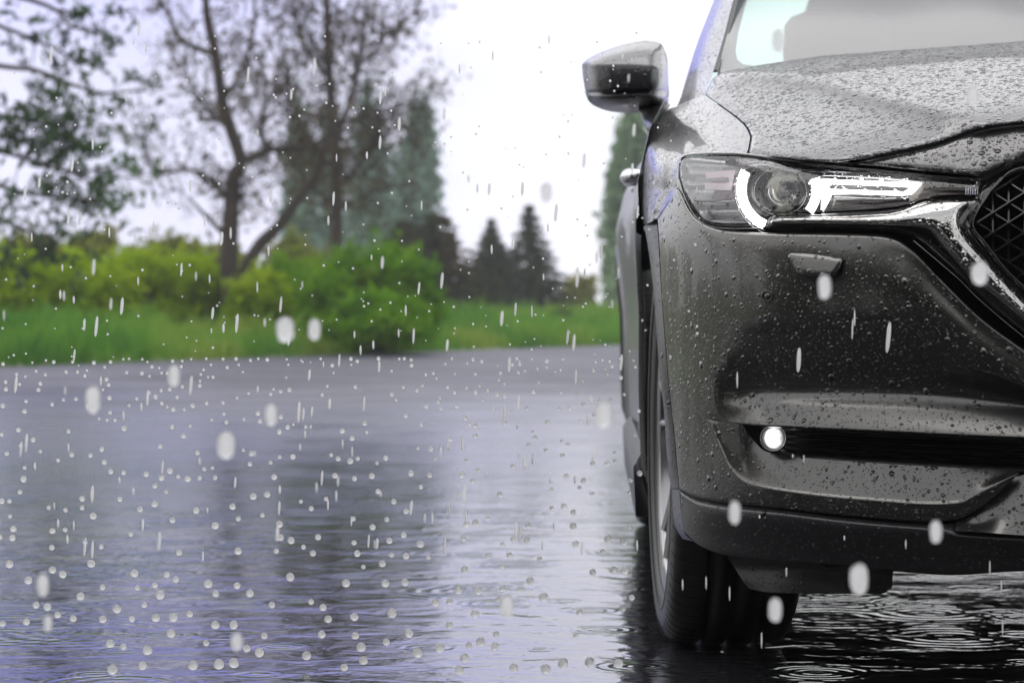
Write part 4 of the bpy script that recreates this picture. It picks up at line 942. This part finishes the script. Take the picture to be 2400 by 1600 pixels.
def limb(buf, pxs, Y, r0, r1, k=4, dy=0):
    pts = [W(p[0], p[1], Y+dy*i) for i, p in enumerate(pxs)]; pts = spl(pts, k); n = len(pts)
    tube(buf, pts, list(np.linspace(r0, r1, n)), 9); return pts
def tree(name, label, loc, group=None, cat='tree'):
    e = empty(name, loc); tag(e, label, cat, group); return e

# tree with the double trunk
Y = 42.; x0, y0 = W(548, 752, Y)[:2]
t1 = tree('tree', 'twisted brown tree forking into two trunks beside the road', (x0, y0, gz(x0, y0)-.1))
tb = Buf(); tips = []
mains = [([(548, 775), (540, 700), (537, 631), (539, 545), (542, 488), (548, 413), (565, 379), (539, 298), (519, 230), (505, 126), (488, 57), (482, -10), (480, -120)], .17, .05),
 ([(552, 770), (562, 689), (580, 625), (608, 574), (649, 534), (683, 488), (717, 442), (746, 402), (765, 330), (790, 240)], .13, .05),
 ([(505, 128), (460, 112), (419, 86), (396, 34), (370, -10), (350, -60)], .05, .02),
 ([(560, 385), (600, 364), (643, 350), (689, 350), (740, 335), (790, 300)], .075, .03),
 ([(608, 362), (622, 344), (610, 290), (625, 230), (612, 160)], .04, .015),
 ([(537, 557), (505, 528), (471, 494), (439, 459)], .05, .018),
 ([(535, 462), (476, 413), (436, 396), (373, 407), (347, 373), (335, 300)], .045, .012),
 ([(519, 240), (560, 180), (590, 90), (600, -20)], .05, .02), ([(540, 300), (490, 260), (450, 200), (430, 150)], .04, .012), ([(548, 420), (570, 440), (566, 500)], .03, .015)]
for p, a, b_ in mains:
    pt = limb(tb, p, Y, a, b_)
    if p[0][0] not in (552,) and p[0] != (537, 557): twigs(tb, pt, .013, 24, .9, tips, 1, .15, .3 if len(p) > 9 else .1)
mesh('trunk', tb.V(), tb.f, M['bark'], t1)
tp = np.array(tips); tp = tp[rng.integers(0, len(tp), 2300)]+rng.normal(size=(2300, 3))*.08
tp = tp[(rng.random(len(tp)) < .8)]
mesh('crown', *leaves(tp, .075), M['leaf_brown'], t1, smooth=False)

Y = 50.; x0, y0 = W(792, 690, Y)[:2]
t2 = tree('tree', 'tall straight brown-leaved tree, its trunk behind the green bushes', (x0, y0, gz(x0, y0)-.1))
tb = Buf(); tips = []
for p, a, b_, n in [([(792, 720), (790, 560), (789, 488), (784, 344), (775, 230), (769, 115), (766, 0), (762, -160)], .13, .06, 60),
 ([(783, 330), (818, 247), (835, 170), (847, 115), (858, 29), (865, -60)], .07, .02, 40), ([(780, 290), (830, 285), (900, 265), (960, 262), (1000, 248)], .04, .012, 26),
 ([(788, 440), (830, 400), (870, 350), (900, 300)], .05, .015, 30), ([(786, 400), (740, 350), (700, 290), (680, 220), (670, 140)], .06, .015, 40), ([(770, 180), (720, 120), (690, 40), (680, -40)], .05, .015, 36),
 ([(845, 120), (900, 90), (950, 50), (990, 10)], .03, .01, 26), ([(790, 500), (830, 470), (880, 450)], .03, .01, 16), ([(788, 470), (740, 450), (700, 400)], .03, .01, 16)]:
    pt = limb(tb, p, Y, a, b_); twigs(tb, pt, .018, n, 1.0, tips, 1, .2, .25)
mesh('trunk', tb.V(), tb.f, M['bark'], t2)
tp = np.array(tips); n = 3000; tp = tp[rng.integers(0, len(tp), n)]+rng.normal(size=(n, 3))*.11
mesh('crown', *leaves(tp, .08), M['leaf_brown'], t2, smooth=False)

# pine reaching in from the left
Y = 24.; x0 = W(-420, 700, Y)[0]
t3 = tree('pine_tree', 'dark pine reaching its needled branches in at the left edge', (x0, Y, gz(x0, Y)))
tb = Buf(); trunk = [(x0, Y, -.1), (x0+.05, Y, 1.5), (x0, Y, 3.2), (x0+.1, Y, 5.2)]; tube(tb, trunk, [.2, .17, .13, .08], 10)
cen = []; tips = []
br = [[(-420, 60), (-200, 120), (0, 155), (86, 166), (172, 200), (241, 218), (344, 212)], [(-420, -140), (-150, -60), (69, 0), (138, 29), (166, 63), (247, 77)], [(-420, 0), (-150, 20), (0, 62), (115, 109), (241, 166)],
      [(-420, 300), (-150, 330), (20, 360), (150, 400), (290, 395)], [(-420, 200), (-150, 230), (0, 270), (90, 280), (190, 300)], [(-420, 380), (-100, 410), (50, 450), (200, 470), (250, 480)], [(-420, 430), (-100, 480), (40, 530), (110, 560)], [(-420, 250), (-100, 300), (60, 330), (160, 350)]]
for i, p in enumerate(br):
    pt = limb(tb, p, Y, .034, .008, 5, rng.uniform(-.15, .15)); sp = i in (0, 1, 2)
    tl = []; twigs(tb, pt, .007, 16 if sp else 17, .5, tl, 1 if not sp else 0, .05, .45, .6)
    tl = np.array(tl); k = 150 if sp else 300; cen.append(tl[rng.integers(0, len(tl), k)]+rng.normal(size=(k, 3))*(.035, .05, .03))
mesh('trunk', tb.V(), tb.f, M['bark'], t3)
mesh('crown', *leaves(np.concatenate(cen), .045, 3.0), M['needle_pine'], t3, smooth=False)

# poplars far behind
def poplar(px, top, bot, hw, Y, label, mt, n=3600):
    xb, yb, zt = W(px, top, Y)[0], Y, W(px, top, Y)[2]; zb = .4; s = Y/F
    e = tree('poplar_tree', label, (xb, yb, zb), 'poplars far behind')
    tb = Buf(); tube(tb, [(xb, yb, zb-.1), (xb+.1, yb, (zb+zt)/2), (xb, yb, zt-.3)], [.28, .16, .03], 7); cs = []
    nb = 46
    for i in range(nb):
        f = i/nb; z = zb+.6+(zt-zb-.6)*f; wdt = hw*s*(math.sin(math.pi*min(1, (f*.86+.12)))**.5)*(1.05-f*.2)
        th = rng.uniform(0, 6.28); q = np.array([xb+math.cos(th)*wdt*.7, yb+math.sin(th)*wdt*.7, z]); tube(tb, [(xb, yb, z-.8), q, q+np.array([math.cos(th)*.2, 0, .9])], [.05, .03, .01], 4, False)
        m_ = int(n/nb*rng.uniform(.4, 1.6)); cs.append(q+rng.normal(size=(m_, 3))*(wdt*.30, wdt*.3, .62)+np.array([0, 0, .25]))
    mesh('trunk', tb.V(), tb.f, M['bark'], e); mesh('crown', *leaves(np.concatenate(cs), .30), mt, e, smooth=False)
poplar(702, 300, 720, 42, 100, 'blue-green poplar behind the leaning trunk, leftmost of the poplars', M['leaf_poplar'], 1716)
poplar(770, 330, 720, 40, 108, 'poplar hidden behind the straight brown trunk', M['leaf_poplar'], 1716)
poplar(868, 270, 720, 52, 104, 'broad blue-green poplar right behind the brown-leaved crown', M['leaf_poplar'], 2376)
poplar(985, 285, 720, 50, 110, 'pointed blue-green poplar above the dark reddish conifer', M['leaf_poplar'], 2904)
poplar(930, 420, 720, 30, 112, 'short poplar between the two tallest poplars', M['leaf_poplar'], 1188)
poplar(1488, 275, 715, 60, 108, 'green poplar rising beside the car below its mirror', M['leaf_poplar_green'], 3600)
poplar(1450, 400, 715, 36, 112, 'slim green poplar at the left flank of the poplar beside the car', M['leaf_poplar_green'], 2400)

# conifers
def spruce(px, top, bot, hw, Y, label, mt, n=7000, ragged=.0, ex=1.0):
    s = Y/F; xb = W(px, top, Y)[0]; zt = W(px, top, Y)[2]; zb = W(px, bot, Y)[2]
    e = tree('spruce_tree', label, (xb, Y, zb)); tb = Buf(); tube(tb, [(xb, Y, zb-.2), (xb, Y, (zb+zt)/2), (xb, Y, zt)], [.09, .05, .01], 7)
    cs = []; nl = 15
    for i in range(nl):
        f = (i+.3)/nl; z = zb+.15+(zt-zb-.15)*f; wdt = hw*s*1.2*(1-f)**ex+.03; k = int(8+8*(1-f))
        for j in range(k):
            th = 6.283*j/k+rng.uniform(-.3, .3); l = wdt*rng.uniform(.65, 1.15+ragged); end = np.array([xb+math.cos(th)*l, Y+math.sin(th)*l, z-.30*l+rng.uniform(-.03, .05)]); st_ = np.array([xb, Y, z+.04])
            tube(tb, [st_, (st_+end)/2, end], [.018, .012, .004], 4, False)
            m_ = max(4, int(n/nl/k*(.35+1.1*(1-f)))); u_ = rng.random(m_)**.7; cs.append(st_+(end-st_)*u_[:, None]+rng.normal(size=(m_, 3))*(.03+.05*u_[:, None]*(1-f))*np.array([1, 1, .45]))
    mesh('trunk', tb.V(), tb.f, M['bark'], e); mesh('crown', *leaves(np.concatenate(cs), .085, 1.8), mt, e, smooth=False)
spruce(1240, 478, 745, 118, 72, 'taller dark spruce with layered boughs, right of the pair', M['needle_dark'], 15000)
spruce(1152, 512, 745, 104, 70, 'shorter dark spruce standing left of the taller spruce', M['needle_dark'], 11000)
spruce(1020, 496, 748, 112, 62, 'broad dark reddish-brown evergreen behind the bright green bush', M['needle_brown'], 17000, .3, .55)
spruce(945, 512, 748, 96, 64, 'dark reddish evergreen half hidden behind the bright green bush', M['needle_brown'], 13000, .3, .6)

# bushes
def bush(px, top, bot, hw, Y, label, mt, n=5000, lsz=.07, group='roadside bushes', depth=1.0, low=-.9, cl=20):
    s = Y/F; c = W(px, (top+bot)/2, Y); rz_ = (bot-top)/2*s*.92; zb = c[2]-rz_
    e = tree('bush', label, (c[0], Y, zb-.05), group, 'bush'); tb = Buf(); ss_ = []
    for _ in range(12):
        th = rng.uniform(0, 6.28); r = rng.uniform(.2, .8); q = np.array([c[0]+math.cos(th)*hw*s*r, Y+math.sin(th)*hw*s*r*depth, c[2]+rz_*rng.uniform(.2, .9)]); tube(tb, [(c[0]+rng.normal()*.1, Y, zb-.1), ((c[0]*.4+q[0]*.6), Y, (zb+q[2])/2), q], [.025, .018, .006], 4, False)
    pts = blob(c, (hw*s, hw*s*depth, rz_), n, cl, .26, low=low); pts[:, 2] = np.maximum(pts[:, 2], zb-.05); sh = []
    for _ in range(int(26*hw/100)):
        th = rng.uniform(0, 6.28); r = rng.uniform(0, .95); q = np.array([c[0]+math.cos(th)*hw*s*r, Y+math.sin(th)*hw*s*r*.6, c[2]+rz_*rng.uniform(.3, .8)*(1-r*.5)]); e2 = q+np.array([rng.normal()*.15, rng.normal()*.1, rz_*rng.uniform(.35, .85)]); tube(tb, [q, (q+e2)/2, e2], [.008, .006, .003], 3, False)
        k_ = 40; u_ = rng.random(k_)[:, None]; sh.append(q+(e2-q)*u_+rng.normal(size=(k_, 3))*.06)
    pts = np.concatenate([pts]+sh)
    mesh('stem', tb.V(), tb.f, M['bark'], e); mesh('foliage', *leaves(pts, lsz), mt, e, smooth=False)
for (px, top, hw, lb) in ((60, 560, 120, 'olive hedge shrub at the far left behind the bright bush'), (230, 560, 110, 'olive-brown hedge shrub behind the bright green bushes, second from the left'), (390, 565, 100, 'olive-brown hedge shrub just left of the forked tree'), (690, 560, 70, 'pale green shrub seen between the forked trunks and the straight trunk'), (520, 600, 80, 'olive hedge shrub directly behind the forked trunks')):
    bush(px, top, 770, hw, 56, lb, M['leaf_olive'], 5200, .10, cl=26)
for (px, top, hw, lb, Yb) in ((15, 596, 125, 'bright green bush at the left edge of the photo', 41), (165, 604, 125, 'yellow-green bush second from the left edge', 42), (315, 598, 125, 'bright yellow-green bush in the middle of the left hedge', 41.5), (455, 606, 105, 'bright green bush against the forked tree trunk', 43)):
    bush(px, top, 790, hw, Yb, lb, M['leaf_bright'], 9000, .065, cl=30)
for (px, top, hw, lb, Yb) in ((690, 615, 110, 'pale green bush right of the forked trunk', 43), (830, 600, 105, 'big fresh green bush in front of the straight trunk', 40), (940, 610, 90, 'rounded green bush at the right end of the bright hedge', 40), (915, 575, 50, 'tall green shoots above the big fresh green bush', 41), (880, 700, 120, 'low dark green bush at the road edge in the hedge middle', 38)):
    bush(px, top, 815 if top > 650 else 800, hw, Yb, lb, M['leaf_green'], 9000, .065, cl=30)
bush(1362, 655, 738, 42, 85, 'small olive shrub standing alone right of the spruces', M['leaf_olive'], 2600, .10)
bush(1320, 735, 765, 40, 60, 'low dark shrub in the grass right of the spruces', M['needle_dark'], 1500, .06)
bush(600, 640, 800, 70, 41, 'bright green bush between the forked trunk and the big green bush', M['leaf_bright'], 6000, .065, cl=24)
for (px, yb, Yb, lb) in ((1090, 748, 66, 'low weeds at the foot of the dark reddish conifer'), (1200, 745, 67, 'low weeds in front of the two spruces'), (1290, 742, 66, 'low weeds just right of the spruces'), (1400, 742, 74, 'low weeds in the grass nearest the car')):
    bush(px, yb-12, yb+22, 60, Yb, lb, M['leaf_olive'], 1600, .07, 'weeds in the grass strip')
bush(1420, 722, 745, 130, 150, 'far low hedge line at the end of the grass strip', M['leaf_olive'], 1800, .25, None)

# grass along the verge
n = 60000; s_ = rng.uniform(-3, 60, n); t_ = rng.uniform(-.05, 1, n)**1.3*9+rng.normal(size=n)*.06; P2 = P0[None]+DV[None]*s_[:, None]+NV[None]*t_[:, None]
zz = np.array([vz(t) for t in t_]); hgt = rng.uniform(.10, .34, n)*np.array([1+.8*noise.noise((a*.5, b_*.5, 2)) for a, b_ in P2]); wd = rng.uniform(.006, .014, n)*1.6
hgt = hgt*np.array([1.15+1.1*noise.noise((a*1.7, b_*1.7, 5)) for a, b_ in P2]); an = rng.uniform(0, 6.28, n); ln = rng.normal(size=(n, 2))*.35*hgt[:, None]
B = np.column_stack([P2, zz-.02]); dx = np.column_stack([np.cos(an)*wd, np.sin(an)*wd, np.zeros(n)]); mid = B+np.column_stack([ln*.4, hgt*.6]); tip = B+np.column_stack([ln, hgt])
V = np.stack([B-dx, B+dx, mid+dx*.8, tip, mid-dx*.8], 1).reshape(-1, 3)
g = mesh('grass', V, [(5*i, 5*i+1, 5*i+2, 5*i+3, 5*i+4) for i in range(n)], M['grass'], smooth=False); tag(g, 'wet green grass growing along the road edge', 'grass', kind='stuff')

# the side of the road behind the photographer, seen only as reflections in the car
def back_tree(x, y, h, r, label, sparse=False, n=2600):
    e = tree('roadside_tree', label, (x, y, gz(x, y)), None if sparse else 'tree row behind the photographer'); tb = Buf(); tips = []
    tr_ = [(x, y, 0), (x+.1, y, h*.3), (x-.1, y+.1, h*.6), (x, y, h*.95)]; pt = spl(tr_, 4); tube(tb, pt, list(np.linspace(.18, .05, len(pt))), 7)
    for k in range(12):
        th = rng.uniform(0, 6.28); z = h*rng.uniform(.25, .75); l = r*rng.uniform(.6, 1.1); q = [(x, y, z), (x+math.cos(th)*l*.5, y+math.sin(th)*l*.5, z+l*.35), (x+math.cos(th)*l, y+math.sin(th)*l, z+l*.9)]
        q = spl(q, 3); tube(tb, q, list(np.linspace(.07, .02, len(q))), 5); twigs(tb, q, .02, 9, r*.5, tips, 1 if sparse else 0, .2, .2)
    mesh('trunk', tb.V(), tb.f, M['bark'], e)
    if sparse: tp = np.array(tips); pts = tp[rng.integers(0, len(tp), 1500)]+rng.normal(size=(1500, 3))*.12; mesh('crown', *leaves(pts, .12), M['leaf_brown'], e, smooth=False)
    else: mesh('crown', *leaves(blob((x, y, h*.52), (r, r, h*.5), n, 24, .3), .36), M['back_leaf'], e, smooth=False)
for i in range(13):
    back_tree(-17+i*3.2+rng.uniform(-.6, .6), -12-rng.uniform(0, 3)-abs(i-6)*.1, rng.uniform(11, 14), 3.0, 'tall dense leafy tree in the row behind the photographer', n=5500)
for x_, y_ in ((-18.5, -8), (-18, -4.5), (-17.5, -1)):
    back_tree(x_, y_, rng.uniform(9, 12), 2.4, 'tall dense leafy tree in the row behind the photographer', n=3800)
back_tree(-13, 5, 6.5, 2.3, 'bare branched tree left of the road outside the view, nearest the car', True)
back_tree(-11, 1, 7, 2.4, 'bare branched tree left of the road outside the view, middle one', True)
back_tree(-14, 10, 6.5, 2.4, 'bare branched tree left of the road outside the view, farthest along', True)
for i in range(9):
    x, y = P0+DV*(-44+i*5.)+NV*3.4
    bush_px = None
    c = (x, y, .8); e = tree('bush', 'olive bush on the verge outside the view to the left', (x, y, .1), 'bushes outside the view', 'bush')
    mesh('foliage', *leaves(blob(c, (1.9, 1.9, 1.0), 2200, 20, .28, low=-.7), .14), M['leaf_olive'], e, smooth=False)

# ------------------------------------------------------------------ rain
def drop_mesh(name, wpx, hpx, seedn):
    r_ = random.Random(seedn); bm = bmesh.new(); bmesh.ops.create_icosphere(bm, subdivisions=2, radius=1)
    for v in bm.verts:
        k = 1+.10*noise.noise(v.co*1.3+Vector((seedn*3.1, 0, 0))); v.co = Vector((v.co.x*k, v.co.y*k, v.co.z*k))
    
    if seedn >= 6:
        for v in bm.verts:
            z = max(-.999, min(.999, v.co.z)); h_ = math.sqrt(max(0, 1-abs(z)**3.2))/max(.05, math.sqrt(1-z*z)); v.co.x *= h_; v.co.y *= h_
    me = bpy.data.meshes.new(name); bm.to_mesh(me); bm.free(); me.polygons.foreach_set('use_smooth', [True]*len(me.polygons)); me.materials.append(M['drop']); return me
DM = [drop_mesh('raindrop', 1, 1, k) for k in range(9)]
DS = M['drop'].copy(); DS.name = 'raindrop_soft'; [n_ for n_ in DS.node_tree.nodes if n_.type == 'OUTPUT_MATERIAL'][0].inputs[0].links[0].from_node.inputs[0].default_value = .74
DB = [m_.copy() for m_ in DM[6:]]
for m_ in DB: m_.materials[0] = DS
drops = []   # px, py, Y, half width px, half height px, kind
def carfree(px, py): return px < 1440 or (px < 1500 and py < 350)
def fits(px, py, Y):
    s = Y/F; return CAMH-(py-HZ)*s > .015
for _ in range(560):
    f = rng.random(); py = 840+f**1.8*740; px = rng.uniform(-5, 1500); Y = rng.uniform(3.6, 4.7)
    if py > 1560 and px > 1450: continue
    r = (4.6+(py-840)/740*8)*rng.uniform(.6, 1.05)
    if any(abs(q[0]-px) < (q[3]+r)*1.25 and abs(q[1]-py) < (q[3]+r)*1.25 for q in drops): continue
    drops.append((px, py, min(Y, .585/max(.02, (py-HZ)/F)), r, r*rng.uniform(.92, 1.05), 'round'))
for _ in range(360):
    px = rng.uniform(0, 1640); py = 60+rng.random()**.75*800; Y = rng.uniform(3.7, 4.9) if px < 1440 else rng.uniform(3.3, 4.0); r = rng.uniform(1.5, 3.2); drops.append((px, py, Y, r, r, 'dot'))
for _ in range(190):
    px = rng.uniform(0, 1500); py = 60+rng.random()**.7*1250; Y = rng.uniform(3.0, 4.8) if px < 1440 else rng.uniform(3.0, 3.7); wv = rng.uniform(1.8, 4.0); drops.append((px, py, Y, wv, wv*rng.uniform(3.4, 6.5), 'streak'))
for px, py, l in ((1655, 1365, 16), (1710, 1390, 18), (1843, 1340, 12), (1785, 1500, 20), (1600, 1370, 14), (2123, 1275, 12), (2347, 1375, 15), (2320, 1330, 18), (1979, 1260, 6), (1780, 1210, 5), (1884, 1075, 10), (1858, 1068, 5), (1872, 843, 30), (1998, 770, 25), (2082, 790, 38), (2003, 745, 20), (1728, 890, 20), (2350, 1470, 18)):
    drops.append((px, py, 3.55, 1.9 if l < 28 else 5, l, 'streak'))
big = [(1824, 97, 14, 28, 'in front of the windshield'), (2280, 225, 13, 26, 'over the hood'), (1932, 672, 15, 30, 'below the washer cover of the headlight'), (1722, 1200, 14, 28, 'over the left end of the dark bumper lip'), (2013, 1355, 22, 38, 'in front of the flap under the bumper'), (2193, 1245, 14, 28, 'below the slanted edge of the fog light pocket'), (1817, 1428, 16, 29, 'in front of the front tyre tread'), (2296, 640, 20, 28, 'over the chrome trim'), (668, 772, 22, 32, 'over the verge below the green bush, left one of a pair'), (737, 772, 15, 26, 'over the verge below the green bush, right one of a pair'), (218, 935, 18, 34, 'over the far left of the road below the hedge'), (635, 972, 14, 28, 'over the road below the pair at the verge'), (530, 1042, 22, 34, 'over the middle of the left half of the road'), (1188, 1420, 15, 28, 'low over the road right of its middle'), (100, 1370, 14, 28, 'low at the left edge of the road'), (1415, 972, 20, 32, 'over the bright strip of road beside the car'), (555, 1502, 14, 22, 'at the bottom of the photo left of its middle'), (112, 1460, 10, 20, 'lowest at the left edge of the road'), (408, 880, 14, 26, 'just below the verge on the left'), (1280, 452, 13, 24, 'against the white sky above the spruces')]
for px, py, a, b_, l in big: drops.append((px, py, 2.35, a, b_, l))
indiv = sorted(drops, key=lambda d: -(1e6 if d[5] not in ('round', 'dot', 'streak') else d[3]*d[4]))[:290]
ids = set(id(d) for d in indiv)
for k, d in enumerate(indiv):
    s = d[2]/F; o = bpy.data.objects.new('raindrop', DM[k % 6 if d[5] in ('round', 'dot') else 6+k % 3] if d[5] in ('round', 'dot') else DB[k % 3]); o.location = W(d[0], d[1], d[2]); o.scale = (d[3]*s, d[3]*s, d[4]*s); o.rotation_euler = (0, R(rng.uniform(2, 6)) if d[5] == 'streak' else 0, 0); COL.objects.link(o)
    if d[5] == 'round': tag(o, 'round white water drop among many just above the wet road', 'raindrop', 'round drops above the road')
    elif d[5] == 'dot': tag(o, 'tiny white raindrop in the air', 'raindrop', 'tiny raindrops in the air')
    elif d[5] == 'streak': tag(o, 'thin elongated falling raindrop in the air', 'raindrop', 'elongated falling raindrops')
    else: tag(o, 'large soft white raindrop '+d[5], 'raindrop', 'large blurred raindrops')
rb_ = Buf(); base = DM[0]; bv_ = np.array([v.co for v in base.vertices]); bf_ = [tuple(p.vertices) for p in base.polygons]
for d in drops:
    if id(d) in ids: continue
    s = d[2]/F; rb_.add(bv_*np.array([d[3]*s, d[3]*s, d[4]*s])+np.array(W(d[0], d[1], d[2])), bf_)
o = mesh('raindrops', rb_.V(), rb_.f, M['drop']); tag(o, 'fine tiny white raindrops filling the air', 'rain', kind='stuff')

# a drop's splash spike and debris on the water
def groundpt(px, py): Y = CAMH*F/(py-HZ); return W(px, py, Y)
c = np.array(groundpt(1295, 1502)); b = Buf(); n = 20
prof = [(.024, .000), (.021, .003), (.015, .001), (.006, .003), (.0022, .010), (.0014, .017), (.001, .019), (.0, .0195)]
b.add([(c[0]+r*math.cos(2*math.pi*k/n), c[1]+r*math.sin(2*math.pi*k/n), z) for r, z in prof for k in range(n)], [(i*n+k, i*n+(k+1) % n, (i+1)*n+(k+1) % n, (i+1)*n+k) for i in range(len(prof)-1) for k in range(n)])
M['water'] = mat('splash_water', (.02, .02, .03), .03, 0, 0)
o = mesh('splash', b.V()-c, b.f, M['water'], loc=c); tag(o, 'small dark splash spike rising from the puddle left of the tyre', 'splash')
M['dead'] = mat('dead_leaf', (.03, .028, .02), .5)
for px, py, L_, lb in ((1105, 853, .45, 'dark fallen twig far out on the wet road near the verge'), (930, 1085, .16, 'small brown twig lying in the middle of the wet road'), (1003, 1124, .20, 'dark leaf clump lying just right of the brown twig'), (545, 925, .3, 'dark twig on the wet road below the forked tree')):
    c = np.array(groundpt(px, py)); b = Buf()
    for k in range(5):
        a = rng.uniform(-.4, .4)+(math.pi if k % 2 else 0); q = c+np.array([math.cos(a)*L_*.5*rng.uniform(.4, 1), math.sin(a)*L_*.4, rng.uniform(.004, .02)]); tube(b, [c+np.array([0, 0, .006]), (c+q)/2+np.array([0, 0, .01]), q], [.008, .007, .003], 5)
    pts = c+rng.normal(size=(14, 3))*np.array([L_*.25, L_*.2, .003])+np.array([0, 0, .008]); lv = leaves(pts, .04); b.add(*lv)
    o = mesh('fallen_twig', b.V()-c, b.f, M['dead'], loc=c, smooth=False); tag(o, lb, 'twig')

# water pushed up along the tyre where it stands in the puddle
b = Buf(); pth = [groundpt(x, y) for x, y in ((1527, 1463), (1531, 1474), (1538, 1484), (1552, 1494), (1572, 1506), (1592, 1511))]; pth = spl(pth, 5)
tube(b, [(p[0], p[1], .004+.003*math.sin(i*1.7)) for i, p in enumerate(pth)], [.0015+.0022*abs(math.sin(i*.9)) for i in range(len(pth))], 6)
c = np.array(pth[0]); o = mesh('water_foam', b.V()-c, b.f, M['drop'], loc=c); tag(o, 'thin white line of foam where the front tyre meets the puddle', 'foam')
# ------------------------------------------------------------------ rain haze in the air
hv = [(x, y, z) for x in (-360, 360) for y in (-230, 470) for z in (-1, 17)]
hz_o = mesh('haze', hv, [(0, 1, 3, 2), (4, 6, 7, 5), (0, 4, 5, 1), (2, 3, 7, 6), (0, 2, 6, 4), (1, 5, 7, 3)], M['black'], smooth=False)
hm = bpy.data.materials.new('rain_haze'); hm.use_nodes = True; nt = hm.node_tree; nt.nodes.clear(); pv = N(nt, 'ShaderNodeVolumePrincipled'); pv.inputs['Density'].default_value = .0009; pv.inputs['Color'].default_value = (.96, .97, 1, 1); pv.inputs['Anisotropy'].default_value = 0
o_ = N(nt, 'ShaderNodeOutputMaterial'); L(nt, pv.outputs[0], o_.inputs['Volume']); hz_o.data.materials[0] = hm; tag(hz_o, 'pale rain haze over the road and trees', 'haze', kind='stuff')
